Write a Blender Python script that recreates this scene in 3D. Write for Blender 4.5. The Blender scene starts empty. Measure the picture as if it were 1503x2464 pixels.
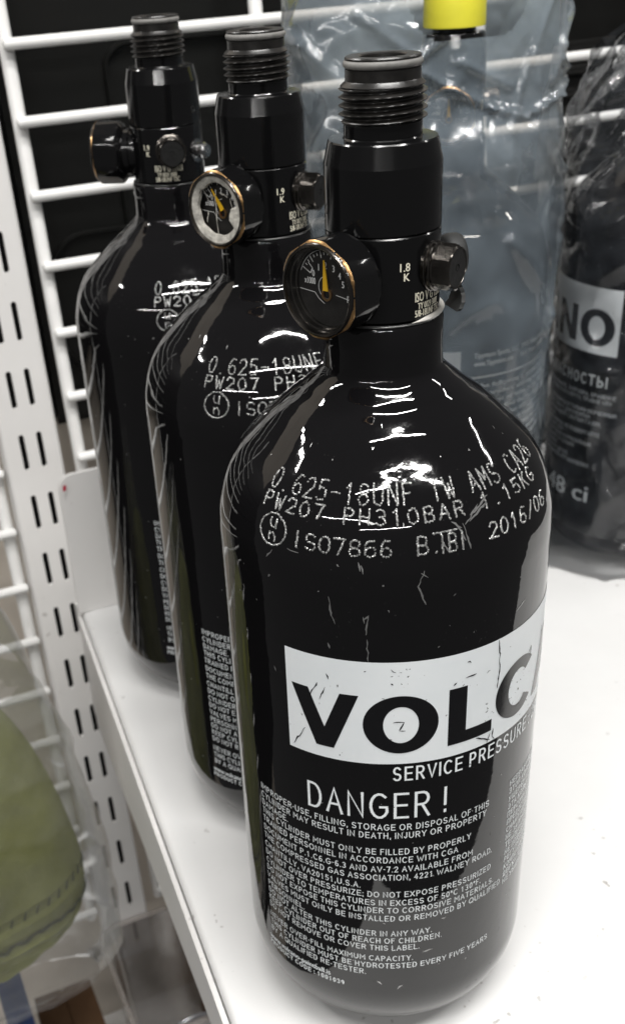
import bpy, bmesh, math, random
from math import sin, cos, pi, radians as rad
from mathutils import Matrix, Vector, noise

sc = bpy.context.scene
COL = sc.collection
U = 0.0416                      # one modelling unit (the radius of a bottle) in metres
PSI, LEAN = rad(28.5973), rad(5.9205)
HH = Vector((cos(PSI), sin(PSI), 0)); NN = Vector((-sin(PSI), cos(PSI), 0))
def un(u, n, z=0.0): return HH * u + NN * n + Vector((0, 0, z))

# ------------------------------------------------------------------ camera
cam = bpy.data.cameras.new('camera')
cam_o = bpy.data.objects.new('camera', cam); COL.objects.link(cam_o)
R_ = Vector((0.99390284, 0.09335522, -0.05866806)); UP_ = Vector((3.33090053e-04, 0.529546542, 0.84828082)); F_ = Vector((-0.11025892, 0.84312826, -0.52628672))
M = Matrix((R_, UP_, -F_)).transposed().to_4x4()
M.translation = Vector((0, -6.05354632, 6.88993523)) * U
cam_o.matrix_world = M
cam.sensor_fit = 'VERTICAL'
cam.lens = 26.0
cam.sensor_height = 26.0 * 2464 / 2652.1052
cam.shift_x = 124.5854 / 2464
cam.shift_y = 233.5873 / 2464
cam.clip_start = 0.005; cam.clip_end = 60
cam.dof.use_dof = True
cam.dof.focus_distance = 6.0 * U
cam.dof.aperture_fstop = 19.0
sc.camera = cam_o

# ------------------------------------------------------------------ world, lamps, exposure
w = bpy.data.worlds.new('World'); sc.world = w; w.use_nodes = True
bg = w.node_tree.nodes['Background']
bg.inputs[0].default_value = (0.98, 0.97, 0.96, 1); bg.inputs[1].default_value = 0.09
def tube(name, a, b, width, watts, col=(1.0, 0.985, 0.96)):
    """a fluorescent tube on the ceiling from a to b (modelling units), shining down"""
    a, b = Vector(a) * U, Vector(b) * U
    l = bpy.data.lights.new(name, 'AREA'); l.shape = 'RECTANGLE'; l.size = (b - a).length; l.size_y = width
    l.energy = watts; l.color = col
    o = bpy.data.objects.new(name, l); COL.objects.link(o)
    x = (b - a).normalized(); z = Vector((0, 0, 1)); z = (z - x * z.dot(x)).normalized(); y = z.cross(x)
    m = Matrix((x, y, z)).transposed().to_4x4(); m.translation = (a + b) / 2; o.matrix_world = m
    return o
ZC = 43.0
tube('added_fill_tube', (-6, -9.6, ZC), (19, -2.4, ZC), 0.020, 22.5)        # fitting almost overhead
tube('added_fill_tube', (-12, -21.8, ZC), (27, -12.5, ZC), 0.020, 27.0)    # second fitting, nearer the aisle
tube('added_fill_tube', (-52, -50, ZC), (-12, -60, ZC), 0.014, 36.0)         # unseen fill lamp, added to brighten upright faces from the front left
tube('added_fill_tube', (-26, -96, ZC), (30, -82, ZC), 0.016, 72.0)  # second unseen fill lamp, added for front-facing surfaces
for k in range(4):             # a row of fittings running down the next aisle, left
    a = Vector((-41.5, 2.0 + 7.2 * k, ZC)); tube('added_fill_tube', a, a + Vector((-1.6, 5.6, 0)), 0.07, 8.0)
tube('added_fill_tube', (44.4, 31.3, ZC), (58, 18.6, ZC), 0.06, 13.0)
sc.view_settings.view_transform = 'Standard'; sc.view_settings.look = 'None'
sc.view_settings.exposure = 0.05; sc.view_settings.gamma = 1.0; sc.view_settings.use_curve_mapping = False
sc.cycles.max_bounces = 10; sc.cycles.transparent_max_bounces = 24; sc.cycles.glossy_bounces = 6
sc.cycles.use_denoising = True
sc.cycles.caustics_reflective = False; sc.cycles.caustics_refractive = False

# ------------------------------------------------------------------ materials
def newmat(name):
    m = bpy.data.materials.new(name); m.use_nodes = True
    return m, m.node_tree, m.node_tree.nodes['Principled BSDF']
def N(nt, t, **kw):
    n = nt.nodes.new(t)
    for k, v in kw.items(): setattr(n, k, v)
    return n
def coords(nt, scale=(1, 1, 1)):
    tc = N(nt, 'ShaderNodeTexCoord'); mp = N(nt, 'ShaderNodeMapping'); mp.inputs['Scale'].default_value = scale
    nt.links.new(tc.outputs['Object'], mp.inputs[0]); return mp.outputs[0]
def noise_n(nt, vec, scale, detail=3, rough=0.5):
    n = N(nt, 'ShaderNodeTexNoise'); n.inputs['Scale'].default_value = scale
    n.inputs['Detail'].default_value = detail; n.inputs['Roughness'].default_value = rough
    nt.links.new(vec, n.inputs['Vector']); return n.outputs['Fac']
def ramp(nt, fac, stops):
    r = N(nt, 'ShaderNodeValToRGB'); e = r.color_ramp.elements
    while len(e) < len(stops): e.new(0.5)
    for el, (p, c) in zip(e, stops): el.position = p; el.color = (*c, 1) if len(c) == 3 else c
    nt.links.new(fac, r.inputs[0]); return r.outputs[0]
def g(v): return (v, v, v)
def bump(nt, bs, h, strength, dist):
    b = N(nt, 'ShaderNodeBump'); b.inputs['Strength'].default_value = strength; b.inputs['Distance'].default_value = dist
    nt.links.new(h, b.inputs['Height']); nt.links.new(b.outputs[0], bs.inputs['Normal']); return b
def simple(name, col, rough=0.4, metal=0.0, spec=0.5, nscale=0, nstr=0.0, ndist=0.0002, colvar=0.0, cscale=40):
    m, nt, b = newmat(name)
    b.inputs['Base Color'].default_value = (*col, 1); b.inputs['Roughness'].default_value = rough
    b.inputs['Metallic'].default_value = metal; b.inputs['Specular IOR Level'].default_value = spec
    v = coords(nt)
    if nscale: bump(nt, b, noise_n(nt, v, nscale), nstr, ndist)
    if colvar:
        f = noise_n(nt, v, cscale, 4, 0.6)
        c = ramp(nt, f, [(0.3, tuple(x * (1 - colvar) for x in col)), (0.7, tuple(min(1, x * (1 + colvar)) for x in col))])
        nt.links.new(c, b.inputs['Base Color'])
    return m

def paint_black():
    m, nt, b = newmat('gloss_black_paint')
    b.inputs['IOR'].default_value = 1.52
    v = coords(nt)
    dust = ramp(nt, noise_n(nt, v, 1500, 2, 0.5), [(0.69, (0.0045, 0.0043, 0.0048)), (0.78, (0.07, 0.068, 0.066))])
    dm = ramp(nt, noise_n(nt, v, 38, 3, 0.6), [(0.5, g(0)), (0.66, g(0.9))])
    mx = N(nt, 'ShaderNodeMix', data_type='RGBA'); mx.inputs[6].default_value = (0.0045, 0.0043, 0.0048, 1)
    nt.links.new(dm, mx.inputs[0]); nt.links.new(dust, mx.inputs[7]); nt.links.new(mx.outputs[2], b.inputs['Base Color'])
    f = noise_n(nt, v, 55, 4, 0.7)
    r = N(nt, 'ShaderNodeMapRange'); r.inputs[1].default_value = 0.35; r.inputs[2].default_value = 0.72; r.inputs['To Min'].default_value = 0.012; r.inputs['To Max'].default_value = 0.055
    nt.links.new(f, r.inputs[0]); nt.links.new(r.outputs[0], b.inputs['Roughness'])
    v2 = coords(nt, (1, 1, 0.42))
    h1 = noise_n(nt, v2, 85, 2, 0.5); h2 = noise_n(nt, v, 420, 2, 0.5)
    a = N(nt, 'ShaderNodeMath', operation='MULTIPLY_ADD'); a.inputs[1].default_value = 0.10
    nt.links.new(h2, a.inputs[0]); nt.links.new(h1, a.inputs[2])
    bump(nt, b, a.outputs[0], 0.11, 0.0012)
    return m
M_PAINT = paint_black()
M_ANOD = simple('black_anodised', (0.004, 0.004, 0.0043), 0.13, 0, 0.5, 500, 0.04, 0.0001)
M_ANODW = simple('black_anodised_worn', (0.012, 0.011, 0.010), 0.30, 0, 0.7, 500, 0.25, 0.0003, 0.6, 260)
M_RUB = simple('black_rubber', (0.022, 0.023, 0.023), 0.6, 0, 0.4, 700, 0.3, 0.0002)
M_PLUG = simple('black_plug', (0.008, 0.008, 0.008), 0.55, 0, 0.3, 400, 0.5, 0.0004)
M_STEEL = simple('darkened_steel', (0.12, 0.11, 0.10), 0.22, 1.0, 0.5, 500, 0.12, 0.0002, 0.35, 220)
M_CHROME = simple('chrome', (0.42, 0.42, 0.42), 0.16, 1.0, 0.5, 400, 0.05, 0.0002)
M_BRASS = simple('worn_brass', (0.55, 0.33, 0.15), 0.32, 1.0, 0.5, 600, 0.4, 0.0003, 0.5, 300)
M_ORING = simple('grey_oring', (0.20, 0.195, 0.185), 0.5, 0, 0.4, 600, 0.25, 0.0002, 0.35, 240)
M_SEAL = simple('black_seal', (0.03, 0.03, 0.03), 0.25)
M_SEALW = simple('white_seal', (0.62, 0.60, 0.56), 0.35)
M_PRINT = simple('white_print', (0.84, 0.875, 0.89), 0.38, 0, 0.5, 300, 0.05, 0.0001, 0.06, 90)
def panel_print():
    m, nt, b = newmat('chipped_label_print'); b.inputs['Roughness'].default_value = 0.38
    v = coords(nt); base = ramp(nt, noise_n(nt, v, 60, 4, 0.6), [(0.3, (0.80, 0.84, 0.86)), (0.7, (0.86, 0.89, 0.905))])
    chip = ramp(nt, noise_n(nt, v, 1100, 2, 0.5), [(0.30, g(0.0)), (0.33, g(1.0))])
    msk = ramp(nt, noise_n(nt, v, 70, 3, 0.6), [(0.56, g(0)), (0.62, g(1))])
    mx = N(nt, 'ShaderNodeMix', data_type='RGBA', blend_type='MULTIPLY')
    nt.links.new(msk, mx.inputs[0]); nt.links.new(base, mx.inputs[6]); nt.links.new(chip, mx.inputs[7]); nt.links.new(mx.outputs[2], b.inputs['Base Color'])
    return m
M_PANEL = panel_print()
M_INK = simple('black_print', (0.006, 0.006, 0.007), 0.16, 0, 0.5, 300, 0.1, 0.0002)
M_YELLOWINK = simple('cream_print', (0.80, 0.76, 0.62), 0.45)
M_BARE = simple('bare_aluminium', (0.42, 0.42, 0.415), 0.34, 0.8, 0.5)
M_NEEDLE = simple('yellow_needle', (0.85, 0.50, 0.02), 0.4)
M_DIAL = simple('dial_black', (0.014, 0.013, 0.012), 0.5, 0, 0.4, 0, 0, 0, 0.5, 260)
M_CRACK = simple('crazed_plastic', (0.52, 0.50, 0.45), 0.32, 0, 0.5, 900, 0.6, 0.0006, 0.45, 300)
M_YCAP = simple('yellow_plastic', (0.82, 0.76, 0.06), 0.35, 0, 0.5, 300, 0.15, 0.0002, 0.08, 60)
M_CASE = simple('black_case_plastic', (0.006, 0.006, 0.0055), 0.36, 0, 0.3, 500, 0.2, 0.0003)
M_WIRE = simple('white_epoxy_wire', (0.80, 0.795, 0.78), 0.32, 0, 0.5, 260, 0.06, 0.0003, 0.04, 60)
M_WALL = simple('cream_wall', (0.60, 0.54, 0.47), 0.8, 0, 0.2, 120, 0.2, 0.001, 0.06, 12)
M_OLIVE = simple('olive_fabric', (0.225, 0.235, 0.068), 0.75, 0, 0.25, 900, 0.5, 0.0006, 0.2, 45)
M_OLIVED = simple('olive_binding', (0.07, 0.08, 0.03), 0.8, 0, 0.2, 700, 0.4, 0.0005)
M_CARD = simple('brown_card', (0.13, 0.072, 0.038), 0.8, 0, 0.2, 200, 0.2, 0.0005, 0.12, 30)
M_BLUE = simple('blue_card', (0.012, 0.035, 0.12), 0.45)
M_DARKC = simple('dark_cloth', (0.012, 0.013, 0.013), 0.8, 0, 0.2, 400, 0.6, 0.002, 0.5, 80)
M_RED = simple('red_paint', (0.45, 0.03, 0.06), 0.5)
M_SILVER = simple('silver_wrap', (0.30, 0.30, 0.32), 0.22, 0.4, 0.5, 40, 0.6, 0.004, 0.4, 30)

def shelf_paint(name, col, dirt=1.0):
    m, nt, b = newmat(name)
    b.inputs['Roughness'].default_value = 0.42; b.inputs['Specular IOR Level'].default_value = 0.4
    v = coords(nt)
    big = ramp(nt, noise_n(nt, v, 11, 5, 0.65), [(0.3, tuple(x * 0.93 for x in col)), (0.7, col)])
    sp = ramp(nt, noise_n(nt, v, 230, 2, 0.4), [(0.27, (0.22, 0.18, 0.15)), (0.31, (1, 1, 1))])
    msk = ramp(nt, noise_n(nt, v, 16, 2, 0.5), [(0.5, g(0)), (0.68, g(0.75 * dirt))])
    mx = N(nt, 'ShaderNodeMix', data_type='RGBA', blend_type='MULTIPLY')
    nt.links.new(msk, mx.inputs[0]); nt.links.new(big, mx.inputs[6]); nt.links.new(sp, mx.inputs[7])
    nt.links.new(mx.outputs[2], b.inputs['Base Color'])
    bump(nt, b, noise_n(nt, v, 300, 2, 0.5), 0.05, 0.0003)
    return m
M_SHELF = shelf_paint('white_shelf_enamel', (0.79, 0.787, 0.78))
M_POST = shelf_paint('white_post_enamel', (0.76, 0.745, 0.73), 0.5)

def film(name, veil=0.1, tint=(0.82, 0.9, 1.0), rough=0.12, scale=60, bstr=0.5, bdist=0.002, gl=0.9, lo=0.45, clear=(0.97, 0.975, 0.98)):
    """thin clear plastic: mostly see-through, a little milky, with glossy crinkles"""
    m = bpy.data.materials.new(name); m.use_nodes = True; nt = m.node_tree; nt.nodes.clear()
    out = N(nt, 'ShaderNodeOutputMaterial'); v = coords(nt)
    tr = N(nt, 'ShaderNodeBsdfTransparent'); tr.inputs[0].default_value = (*clear, 1)
    df = N(nt, 'ShaderNodeBsdfDiffuse'); df.inputs[0].default_value = (*tint, 1)
    tl = N(nt, 'ShaderNodeBsdfTranslucent'); tl.inputs[0].default_value = (*tint, 1)
    gs = N(nt, 'ShaderNodeBsdfGlossy'); gs.inputs['Roughness'].default_value = rough; gs.inputs[0].default_value = (1, 1, 1, 1)
    h = noise_n(nt, v, scale, 4, 0.55)
    b = N(nt, 'ShaderNodeBump'); b.inputs['Strength'].default_value = bstr; b.inputs['Distance'].default_value = bdist
    nt.links.new(h, b.inputs['Height'])
    for s in (df, gs, tl): nt.links.new(b.outputs[0], s.inputs['Normal'])
    ms = N(nt, 'ShaderNodeMixShader'); ms.inputs[0].default_value = 0.4
    nt.links.new(df.outputs[0], ms.inputs[1]); nt.links.new(tl.outputs[0], ms.inputs[2])
    f = noise_n(nt, v, 22, 4, 0.6); mr = N(nt, 'ShaderNodeMapRange')
    mr.inputs[1].default_value = 0.3; mr.inputs[2].default_value = 0.7
    mr.inputs['To Min'].default_value = veil * lo; mr.inputs['To Max'].default_value = veil * (2 - lo)
    nt.links.new(f, mr.inputs[0])
    m1 = N(nt, 'ShaderNodeMixShader'); nt.links.new(mr.outputs[0], m1.inputs[0])
    nt.links.new(tr.outputs[0], m1.inputs[1]); nt.links.new(ms.outputs[0], m1.inputs[2])
    fr = N(nt, 'ShaderNodeFresnel'); fr.inputs[0].default_value = 1.45; nt.links.new(b.outputs[0], fr.inputs['Normal'])
    k = N(nt, 'ShaderNodeMath', operation='MULTIPLY'); k.inputs[1].default_value = gl; k.use_clamp = True
    nt.links.new(fr.outputs[0], k.inputs[0])
    m2 = N(nt, 'ShaderNodeMixShader'); nt.links.new(k.outputs[0], m2.inputs[0])
    nt.links.new(m1.outputs[0], m2.inputs[1]); nt.links.new(gs.outputs[0], m2.inputs[2])
    nt.links.new(m2.outputs[0], out.inputs[0])
    return m
M_BAGB = film('poly_bag_back_brightened', 0.46, (0.76, 0.89, 1.0), 0.16, 22, 0.25, 0.004, 0.8, 0.5, (0.95, 0.925, 0.89))  # veil raised so the rear sheet looks brighter beside the bottle
M_BAG = film('milky_poly_bag', 0.15, (0.72, 0.87, 1.0), 0.12, 22, 0.22, 0.004, 1.0, 0.4, (0.94, 0.915, 0.885))
M_BAG2 = film('clear_poly_bag', 0.024, (0.74, 0.82, 0.95), 0.10, 45, 0.5, 0.004, 0.8)
M_BAG3 = film('pouch_bag', 0.12, (0.80, 0.80, 0.78), 0.2, 24, 0.22, 0.002, 0.5)
M_TUB = film('clear_tub', 0.32, (0.80, 0.73, 0.68), 0.2, 20, 0.3, 0.003, 0.7)
M_LENS = film('gauge_lens', 0.004, (0.9, 0.9, 0.9), 0.04, 30, 0.05, 0.001, 0.3)

# ------------------------------------------------------------------ mesh helpers (all in modelling units)
class MB:
    def __init__(s): s.v = []; s.f = []
    def add(s, vs, fs):
        o = len(s.v); s.v += [tuple(v) for v in vs]; s.f += [tuple(i + o for i in f) for f in fs]; return s
    def lathe(s, prof, n=64, mat=None, close=False):
        vs = []; fs = []
        for r, z in prof:
            for k in range(n):
                a = 2 * pi * k / n; v = Vector((r * cos(a), r * sin(a), z)); vs.append(mat @ v if mat else v)
        m = len(prof)
        for i in range(m - 1 + (1 if close else 0)):
            j = (i + 1) % m
            for k in range(n):
                q = (k + 1) % n; fs.append((i * n + k, i * n + q, j * n + q, j * n + k))
        return s.add(vs, fs)
    def disc(s, r, z, n=48, mat=None):
        vs = [Vector((r * cos(2 * pi * k / n), r * sin(2 * pi * k / n), z)) for k in range(n)]
        return s.add([mat @ v if mat else v for v in vs], [tuple(range(n))])
    def box(s, a, b, mat=None):
        x0, y0, z0 = a; x1, y1, z1 = b
        vs = [Vector(p) for p in ((x0, y0, z0), (x1, y0, z0), (x1, y1, z0), (x0, y1, z0), (x0, y0, z1), (x1, y0, z1), (x1, y1, z1), (x0, y1, z1))]
        return s.add([mat @ v if mat else v for v in vs], [(0, 3, 2, 1), (4, 5, 6, 7), (0, 1, 5, 4), (1, 2, 6, 5), (2, 3, 7, 6), (3, 0, 4, 7)])
    def tube(s, pts, r, n=12, cap=True, rnd=True):
        """a round bar through the points, ends domed"""
        pts = [Vector(p) for p in pts]; rings = []
        d0 = (pts[1] - pts[0]).normalized(); d1 = (pts[-1] - pts[-2]).normalized()
        P = [(p, r) for p in pts]
        if rnd:
            P = [(pts[0] - d0 * r * 0.45, r * 0.45), (pts[0] - d0 * r * 0.32, r * 0.8)] + P + [(pts[-1] + d1 * r * 0.32, r * 0.8), (pts[-1] + d1 * r * 0.45, r * 0.45)]
        up = Vector((0, 0, 1)) if abs(d0.z) < 0.9 else Vector((0, 1, 0))
        for i, (p, rr) in enumerate(P):
            a = P[max(0, i - 1)][0]; b = P[min(len(P) - 1, i + 1)][0]; d = (b - a).normalized()
            x = d.cross(up).normalized(); y = x.cross(d)
            rings.append([p + (x * cos(2 * pi * k / n) + y * sin(2 * pi * k / n)) * rr for k in range(n)])
        vs = [v for q in rings for v in q]; fs = []
        for i in range(len(rings) - 1):
            for k in range(n):
                q = (k + 1) % n; fs.append((i * n + k, i * n + q, (i + 1) * n + q, (i + 1) * n + k))
        if cap: fs += [tuple(range(n)), tuple(range((len(rings) - 1) * n, len(rings) * n))]
        return s.add(vs, fs)
    def mesh(s, name, mat, sharp=35, smooth=True, bev=0.0):
        me = bpy.data.meshes.new(name)
        me.from_pydata([(x * U, y * U, z * U) for x, y, z in s.v], [], s.f)
        bm = bmesh.new(); bm.from_mesh(me)
        bmesh.ops.remove_doubles(bm, verts=bm.verts, dist=1e-7)
        if bev: bmesh.ops.bevel(bm, geom=[e for e in bm.edges if len(e.link_faces) == 2 and e.calc_face_angle(0) > 0.5], offset=bev * U, segments=2, affect='EDGES', clamp_overlap=True)
        bmesh.ops.recalc_face_normals(bm, faces=bm.faces)
        bm.to_mesh(me); bm.free()
        if smooth:
            me.polygons.foreach_set('use_smooth', [True] * len(me.polygons)); me.set_sharp_from_angle(angle=rad(sharp))
        if mat: me.materials.append(mat)
        return me
    def build(s, name, mat, parent=None, **kw):
        rot = kw.pop('rot', 0); loc = kw.pop('loc', None)
        return link(name, s.mesh(name, mat, **kw), parent, rot, loc)
def link(name, me, parent=None, rot=0, loc=None):
    o = bpy.data.objects.new(name, me); COL.objects.link(o)
    if parent: o.parent = parent
    if rot: o.rotation_euler.z = rad(rot)
    if loc is not None: o.location = Vector(loc) * U
    return o
def empty(name, loc=(0, 0, 0), mat=None):
    o = bpy.data.objects.new(name, None); COL.objects.link(o); o.empty_display_size = 0.01
    if mat is not None: o.matrix_world = mat
    else: o.location = Vector(loc) * U
    return o
def tag(o, label, cat, group=None):
    o['label'] = label; o['category'] = cat
    if group: o['group'] = group
    return o
def wallframe(u, n, z):
    """matrix whose x runs along the back wall, y into it, z up it (the wall leans back a little)"""
    up = Vector((0, 0, cos(LEAN))) + NN * sin(LEAN); y = up.cross(HH); m = Matrix((HH, y, up)).transposed().to_4x4()
    m.translation = un(u, n, z) * U; return m
def flatframe(u, n, z):
    m = Matrix((HH, NN, Vector((0, 0, 1)))).transposed().to_4x4(); m.translation = un(u, n, z) * U; return m

# ------------------------------------------------------------------ lettering
_txt = {}
CAP = 0.69                       # cap height of the font at size 1
def text2d(s):
    """flat outline of a string as (verts, faces, x0, x1, cap height)"""
    if s in _txt: return _txt[s]
    c = bpy.data.curves.new('t', 'FONT'); c.body = s; c.resolution_u = 2
    o = bpy.data.objects.new('t', c); COL.objects.link(o)
    bpy.context.view_layer.update()
    ev = o.evaluated_get(bpy.context.evaluated_depsgraph_get()); m = ev.to_mesh()
    v = [(p.co.x, p.co.y) for p in m.vertices]; f = [tuple(p.vertices) for p in m.polygons]
    ev.to_mesh_clear(); bpy.data.objects.remove(o); bpy.data.curves.remove(c)
    x0 = min(p[0] for p in v); x1 = max(p[0] for p in v)
    _txt[s] = (v, f, x0, x1); return _txt[s]
def wrap_text(mb, s, az, z, cap, width=None, sx=None, r=1.002, bold=0.0, step=None):
    """print a string round the bottle: left end at az degrees, baseline z"""
    v, f, x0, x1 = text2d(s); k = cap / CAP
    if width: sx = width / (x1 - x0)
    if sx is None: sx = k
    a0 = rad(az); pts = [((x - x0) * sx, y * k) for x, y in v]
    if step:            # cut long faces so they follow the curve
        bm = bmesh.new(); bv = [bm.verts.new((x, y, 0)) for x, y in pts]
        for q in f:
            try: bm.faces.new([bv[i] for i in q])
            except ValueError: pass
        xm = max(p[0] for p in pts); x = step
        while x < xm:
            bmesh.ops.bisect_plane(bm, geom=bm.verts[:] + bm.edges[:] + bm.faces[:], plane_co=(x, 0, 0), plane_no=(1, 0, 0)); x += step
        bm.verts.index_update(); pts = [(p.co.x, p.co.y) for p in bm.verts]; f = [tuple(p.index for p in q.verts) for q in bm.faces]; bm.free()
    offs = [(0, 0)] if not bold else [(0, 0), (bold, 0)]
    for i, (ox, oy) in enumerate(offs):
        rr = r + i * 0.0004
        mb.add([(rr * cos(a0 + (x + ox) / r), rr * sin(a0 + (x + ox) / r), z + y + oy) for x, y in pts], f)
    return sx
def wrapgrid(mb, outline_fn, nu, nv, r):
    """a patch (u,v in 0..1 -> az degrees, z) on the bottle wall"""
    vs = []; fs = []
    for i in range(nu + 1):
        for j in range(nv + 1):
            a, z = outline_fn(i / nu, j / nv); a = rad(a); vs.append((r * cos(a), r * sin(a), z))
    for i in range(nu):
        for j in range(nv): fs.append((i * (nv + 1) + j, (i + 1) * (nv + 1) + j, (i + 1) * (nv + 1) + j + 1, i * (nv + 1) + j + 1))
    mb.add(vs, fs)
def bar(mb, p0, p1, p2, p3, r, n=10):
    """quad p0-p1 (one side) to p3-p2 (other side) in az/z space"""
    L = lambda a, b, t: (a[0] + (b[0] - a[0]) * t, a[1] + (b[1] - a[1]) * t)
    wrapgrid(mb, lambda u, v: L(L(p0, p1, u), L(p3, p2, u), v), n, 4, r)

# ------------------------------------------------------------------ bottle profile
ZS = [3.7881 + (4.9039 - 3.7881) * i / 9 for i in range(10)]
RS = [1.0, 0.9932, 0.968, 0.9271, 0.8528, 0.7357, 0.6039, 0.4469, 0.3345, 0.3305]
def pchip(x, y, q):
    n = len(x); h = [x[i + 1] - x[i] for i in range(n - 1)]; d = [(y[i + 1] - y[i]) / h[i] for i in range(n - 1)]
    m = [0.0] * n
    for i in range(1, n - 1):
        if d[i - 1] * d[i] > 0:
            a = 2 * h[i] + h[i - 1]; b = h[i] + 2 * h[i - 1]; m[i] = (a + b) / (a / d[i - 1] + b / d[i])
    m[0] = 0.0; m[-1] = 0.0
    k = 0
    while k < n - 2 and q > x[k + 1]: k += 1
    t = (q - x[k]) / h[k]
    return (2*t**3 - 3*t**2 + 1) * y[k] + (t**3 - 2*t**2 + t) * h[k] * m[k] + (3*t**2 - 2*t**3) * y[k + 1] + (t**3 - t**2) * h[k] * m[k + 1]
def rz(z):
    if z < 0.6476:
        c = 0.6476; return 1 - c + c * max(0.0, 1 - (1 - z / c) ** 2.25) ** (1 / 2.25)
    if z <= ZS[0]: return 1.0
    if z >= ZS[-1]: return 0.3305
    return pchip(ZS, RS, z)
def on_bottle(az, z, lift=0.0):
    e = 0.004; s = (rz(z + e) - rz(z - e)) / (2 * e); l = math.sqrt(1 + s * s); a = rad(az)
    r = rz(z) + lift / l
    return (r * cos(a), r * sin(a), z - lift * s / l)
C_ = 0.6476
prof = [(0.0, 0.03), (0.22, 0.02), (0.33, 0.0)] + [(rz(z), z) for z in [C_ * (1 - cos(pi / 2 * k / 30)) for k in range(1, 31)]]
prof += [(1.0, 0.648 + (3.78 - 0.648) * k / 12) for k in range(1, 13)]
prof += [(rz(3.7881 + 1.1158 * k / 150), 3.7881 + 1.1158 * k / 150) for k in range(151)]
prof += [(0.3305, 5.03), (0.322, 5.045), (0.20, 5.047)]
def body_mesh():
    mb = MB().lathe(prof, 192); vs = []
    for x, y, z in mb.v:            # faint spinning marks left on the shoulder
        k = max(0.0, 1 - abs(z - 4.63) / 0.13)
        if k > 0:
            a = math.atan2(y, x); f = 1 + 0.0011 * k * sin(2 * pi * z / 0.075 + 1.6 * sin(2.3 * a + 0.5)) / max(0.3, math.hypot(x, y)); x, y = x * f, y * f
        vs.append((x, y, z))
    mb.v = vs; return mb.mesh('bottle_body', M_PAINT, 50)
ME_BODY = body_mesh()

# ------------------------------------------------------------------ the big label
LETT_Z0, LETT_Z1 = 2.745, 3.15
def make_label():
    p = MB(); wrapgrid(p, lambda u, v: (-124 + 178 * u, 2.66 + 0.725 * v), 110, 8, 1.0016)
    q = MB(); R = 1.0034; a, b = LETT_Z0, LETT_Z1; H = b - a
    def V(x0, x1):
        w3 = 6.3; m = (x0 + x1) / 2
        bar(q, (x0, b), (m - w3 / 2, a), (m + w3 / 2, a), (x0 + w3, b), R, 14); bar(q, (x1 - w3, b), (m - w3 / 2, a), (m + w3 / 2, a), (x1, b), R + 0.0002, 14)
    def O(x0, x1, t0=0, t1=360):
        m = (x0 + x1) / 2; wx = (x1 - x0) / 2; c = (a + b) / 2
        def f(u, v):
            t = rad(t0 + (t1 - t0) * u); kx = 1 + (0.47 - 1) * v; kz = 1 + (0.63 - 1) * v
            return (m + wx * kx * cos(t), c + H / 2 * 1.02 * kz * sin(t))
        wrapgrid(q, f, 60, 4, R)
    def L(x0, x1):
        bar(q, (x0, a), (x0, b), (x0 + 6.6, b), (x0 + 6.6, a), R); bar(q, (x0 + 6.6, a), (x0 + 6.6, a + 0.085), (x1, a + 0.085), (x1, a), R)
    def A(x0, x1):
        w3 = 6.4; m = (x0 + x1) / 2
        bar(q, (x0, a), (m - w3 / 2, b), (m + w3 / 2, b), (x0 + w3, a), R, 14); bar(q, (x1 - w3, a), (m - w3 / 2, b), (m + w3 / 2, b), (x1, a), R + 0.0002, 14)
        bar(q, (m - 6.5, a + 0.09), (m - 5.0, a + 0.165), (m + 5.0, a + 0.165), (m + 6.5, a + 0.09), R + 0.0004, 6)
    def Nn(x0, x1):
        s = 5.8
        bar(q, (x0, a), (x0, b), (x0 + s, b), (x0 + s, a), R); bar(q, (x1 - s, a), (x1 - s, b), (x1, b), (x1, a), R)
        bar(q, (x0 + 0.5, b), (x1 - s - 0.5, a), (x1 - 0.5, a), (x0 + s + 0.5, b), R + 0.0003, 14)
    V(-121.8, -98.0); O(-96.7, -71.6); L(-68.1, -50.6); O(-49.2, -25.0, 42, 318); A(-25.5, -1.0); Nn(2.0, 23.0); O(26.0, 51.0)
    return p.mesh('label_panel', M_PANEL), q.mesh('letters', M_INK)
ME_PANEL, ME_LETT = make_label()

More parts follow.
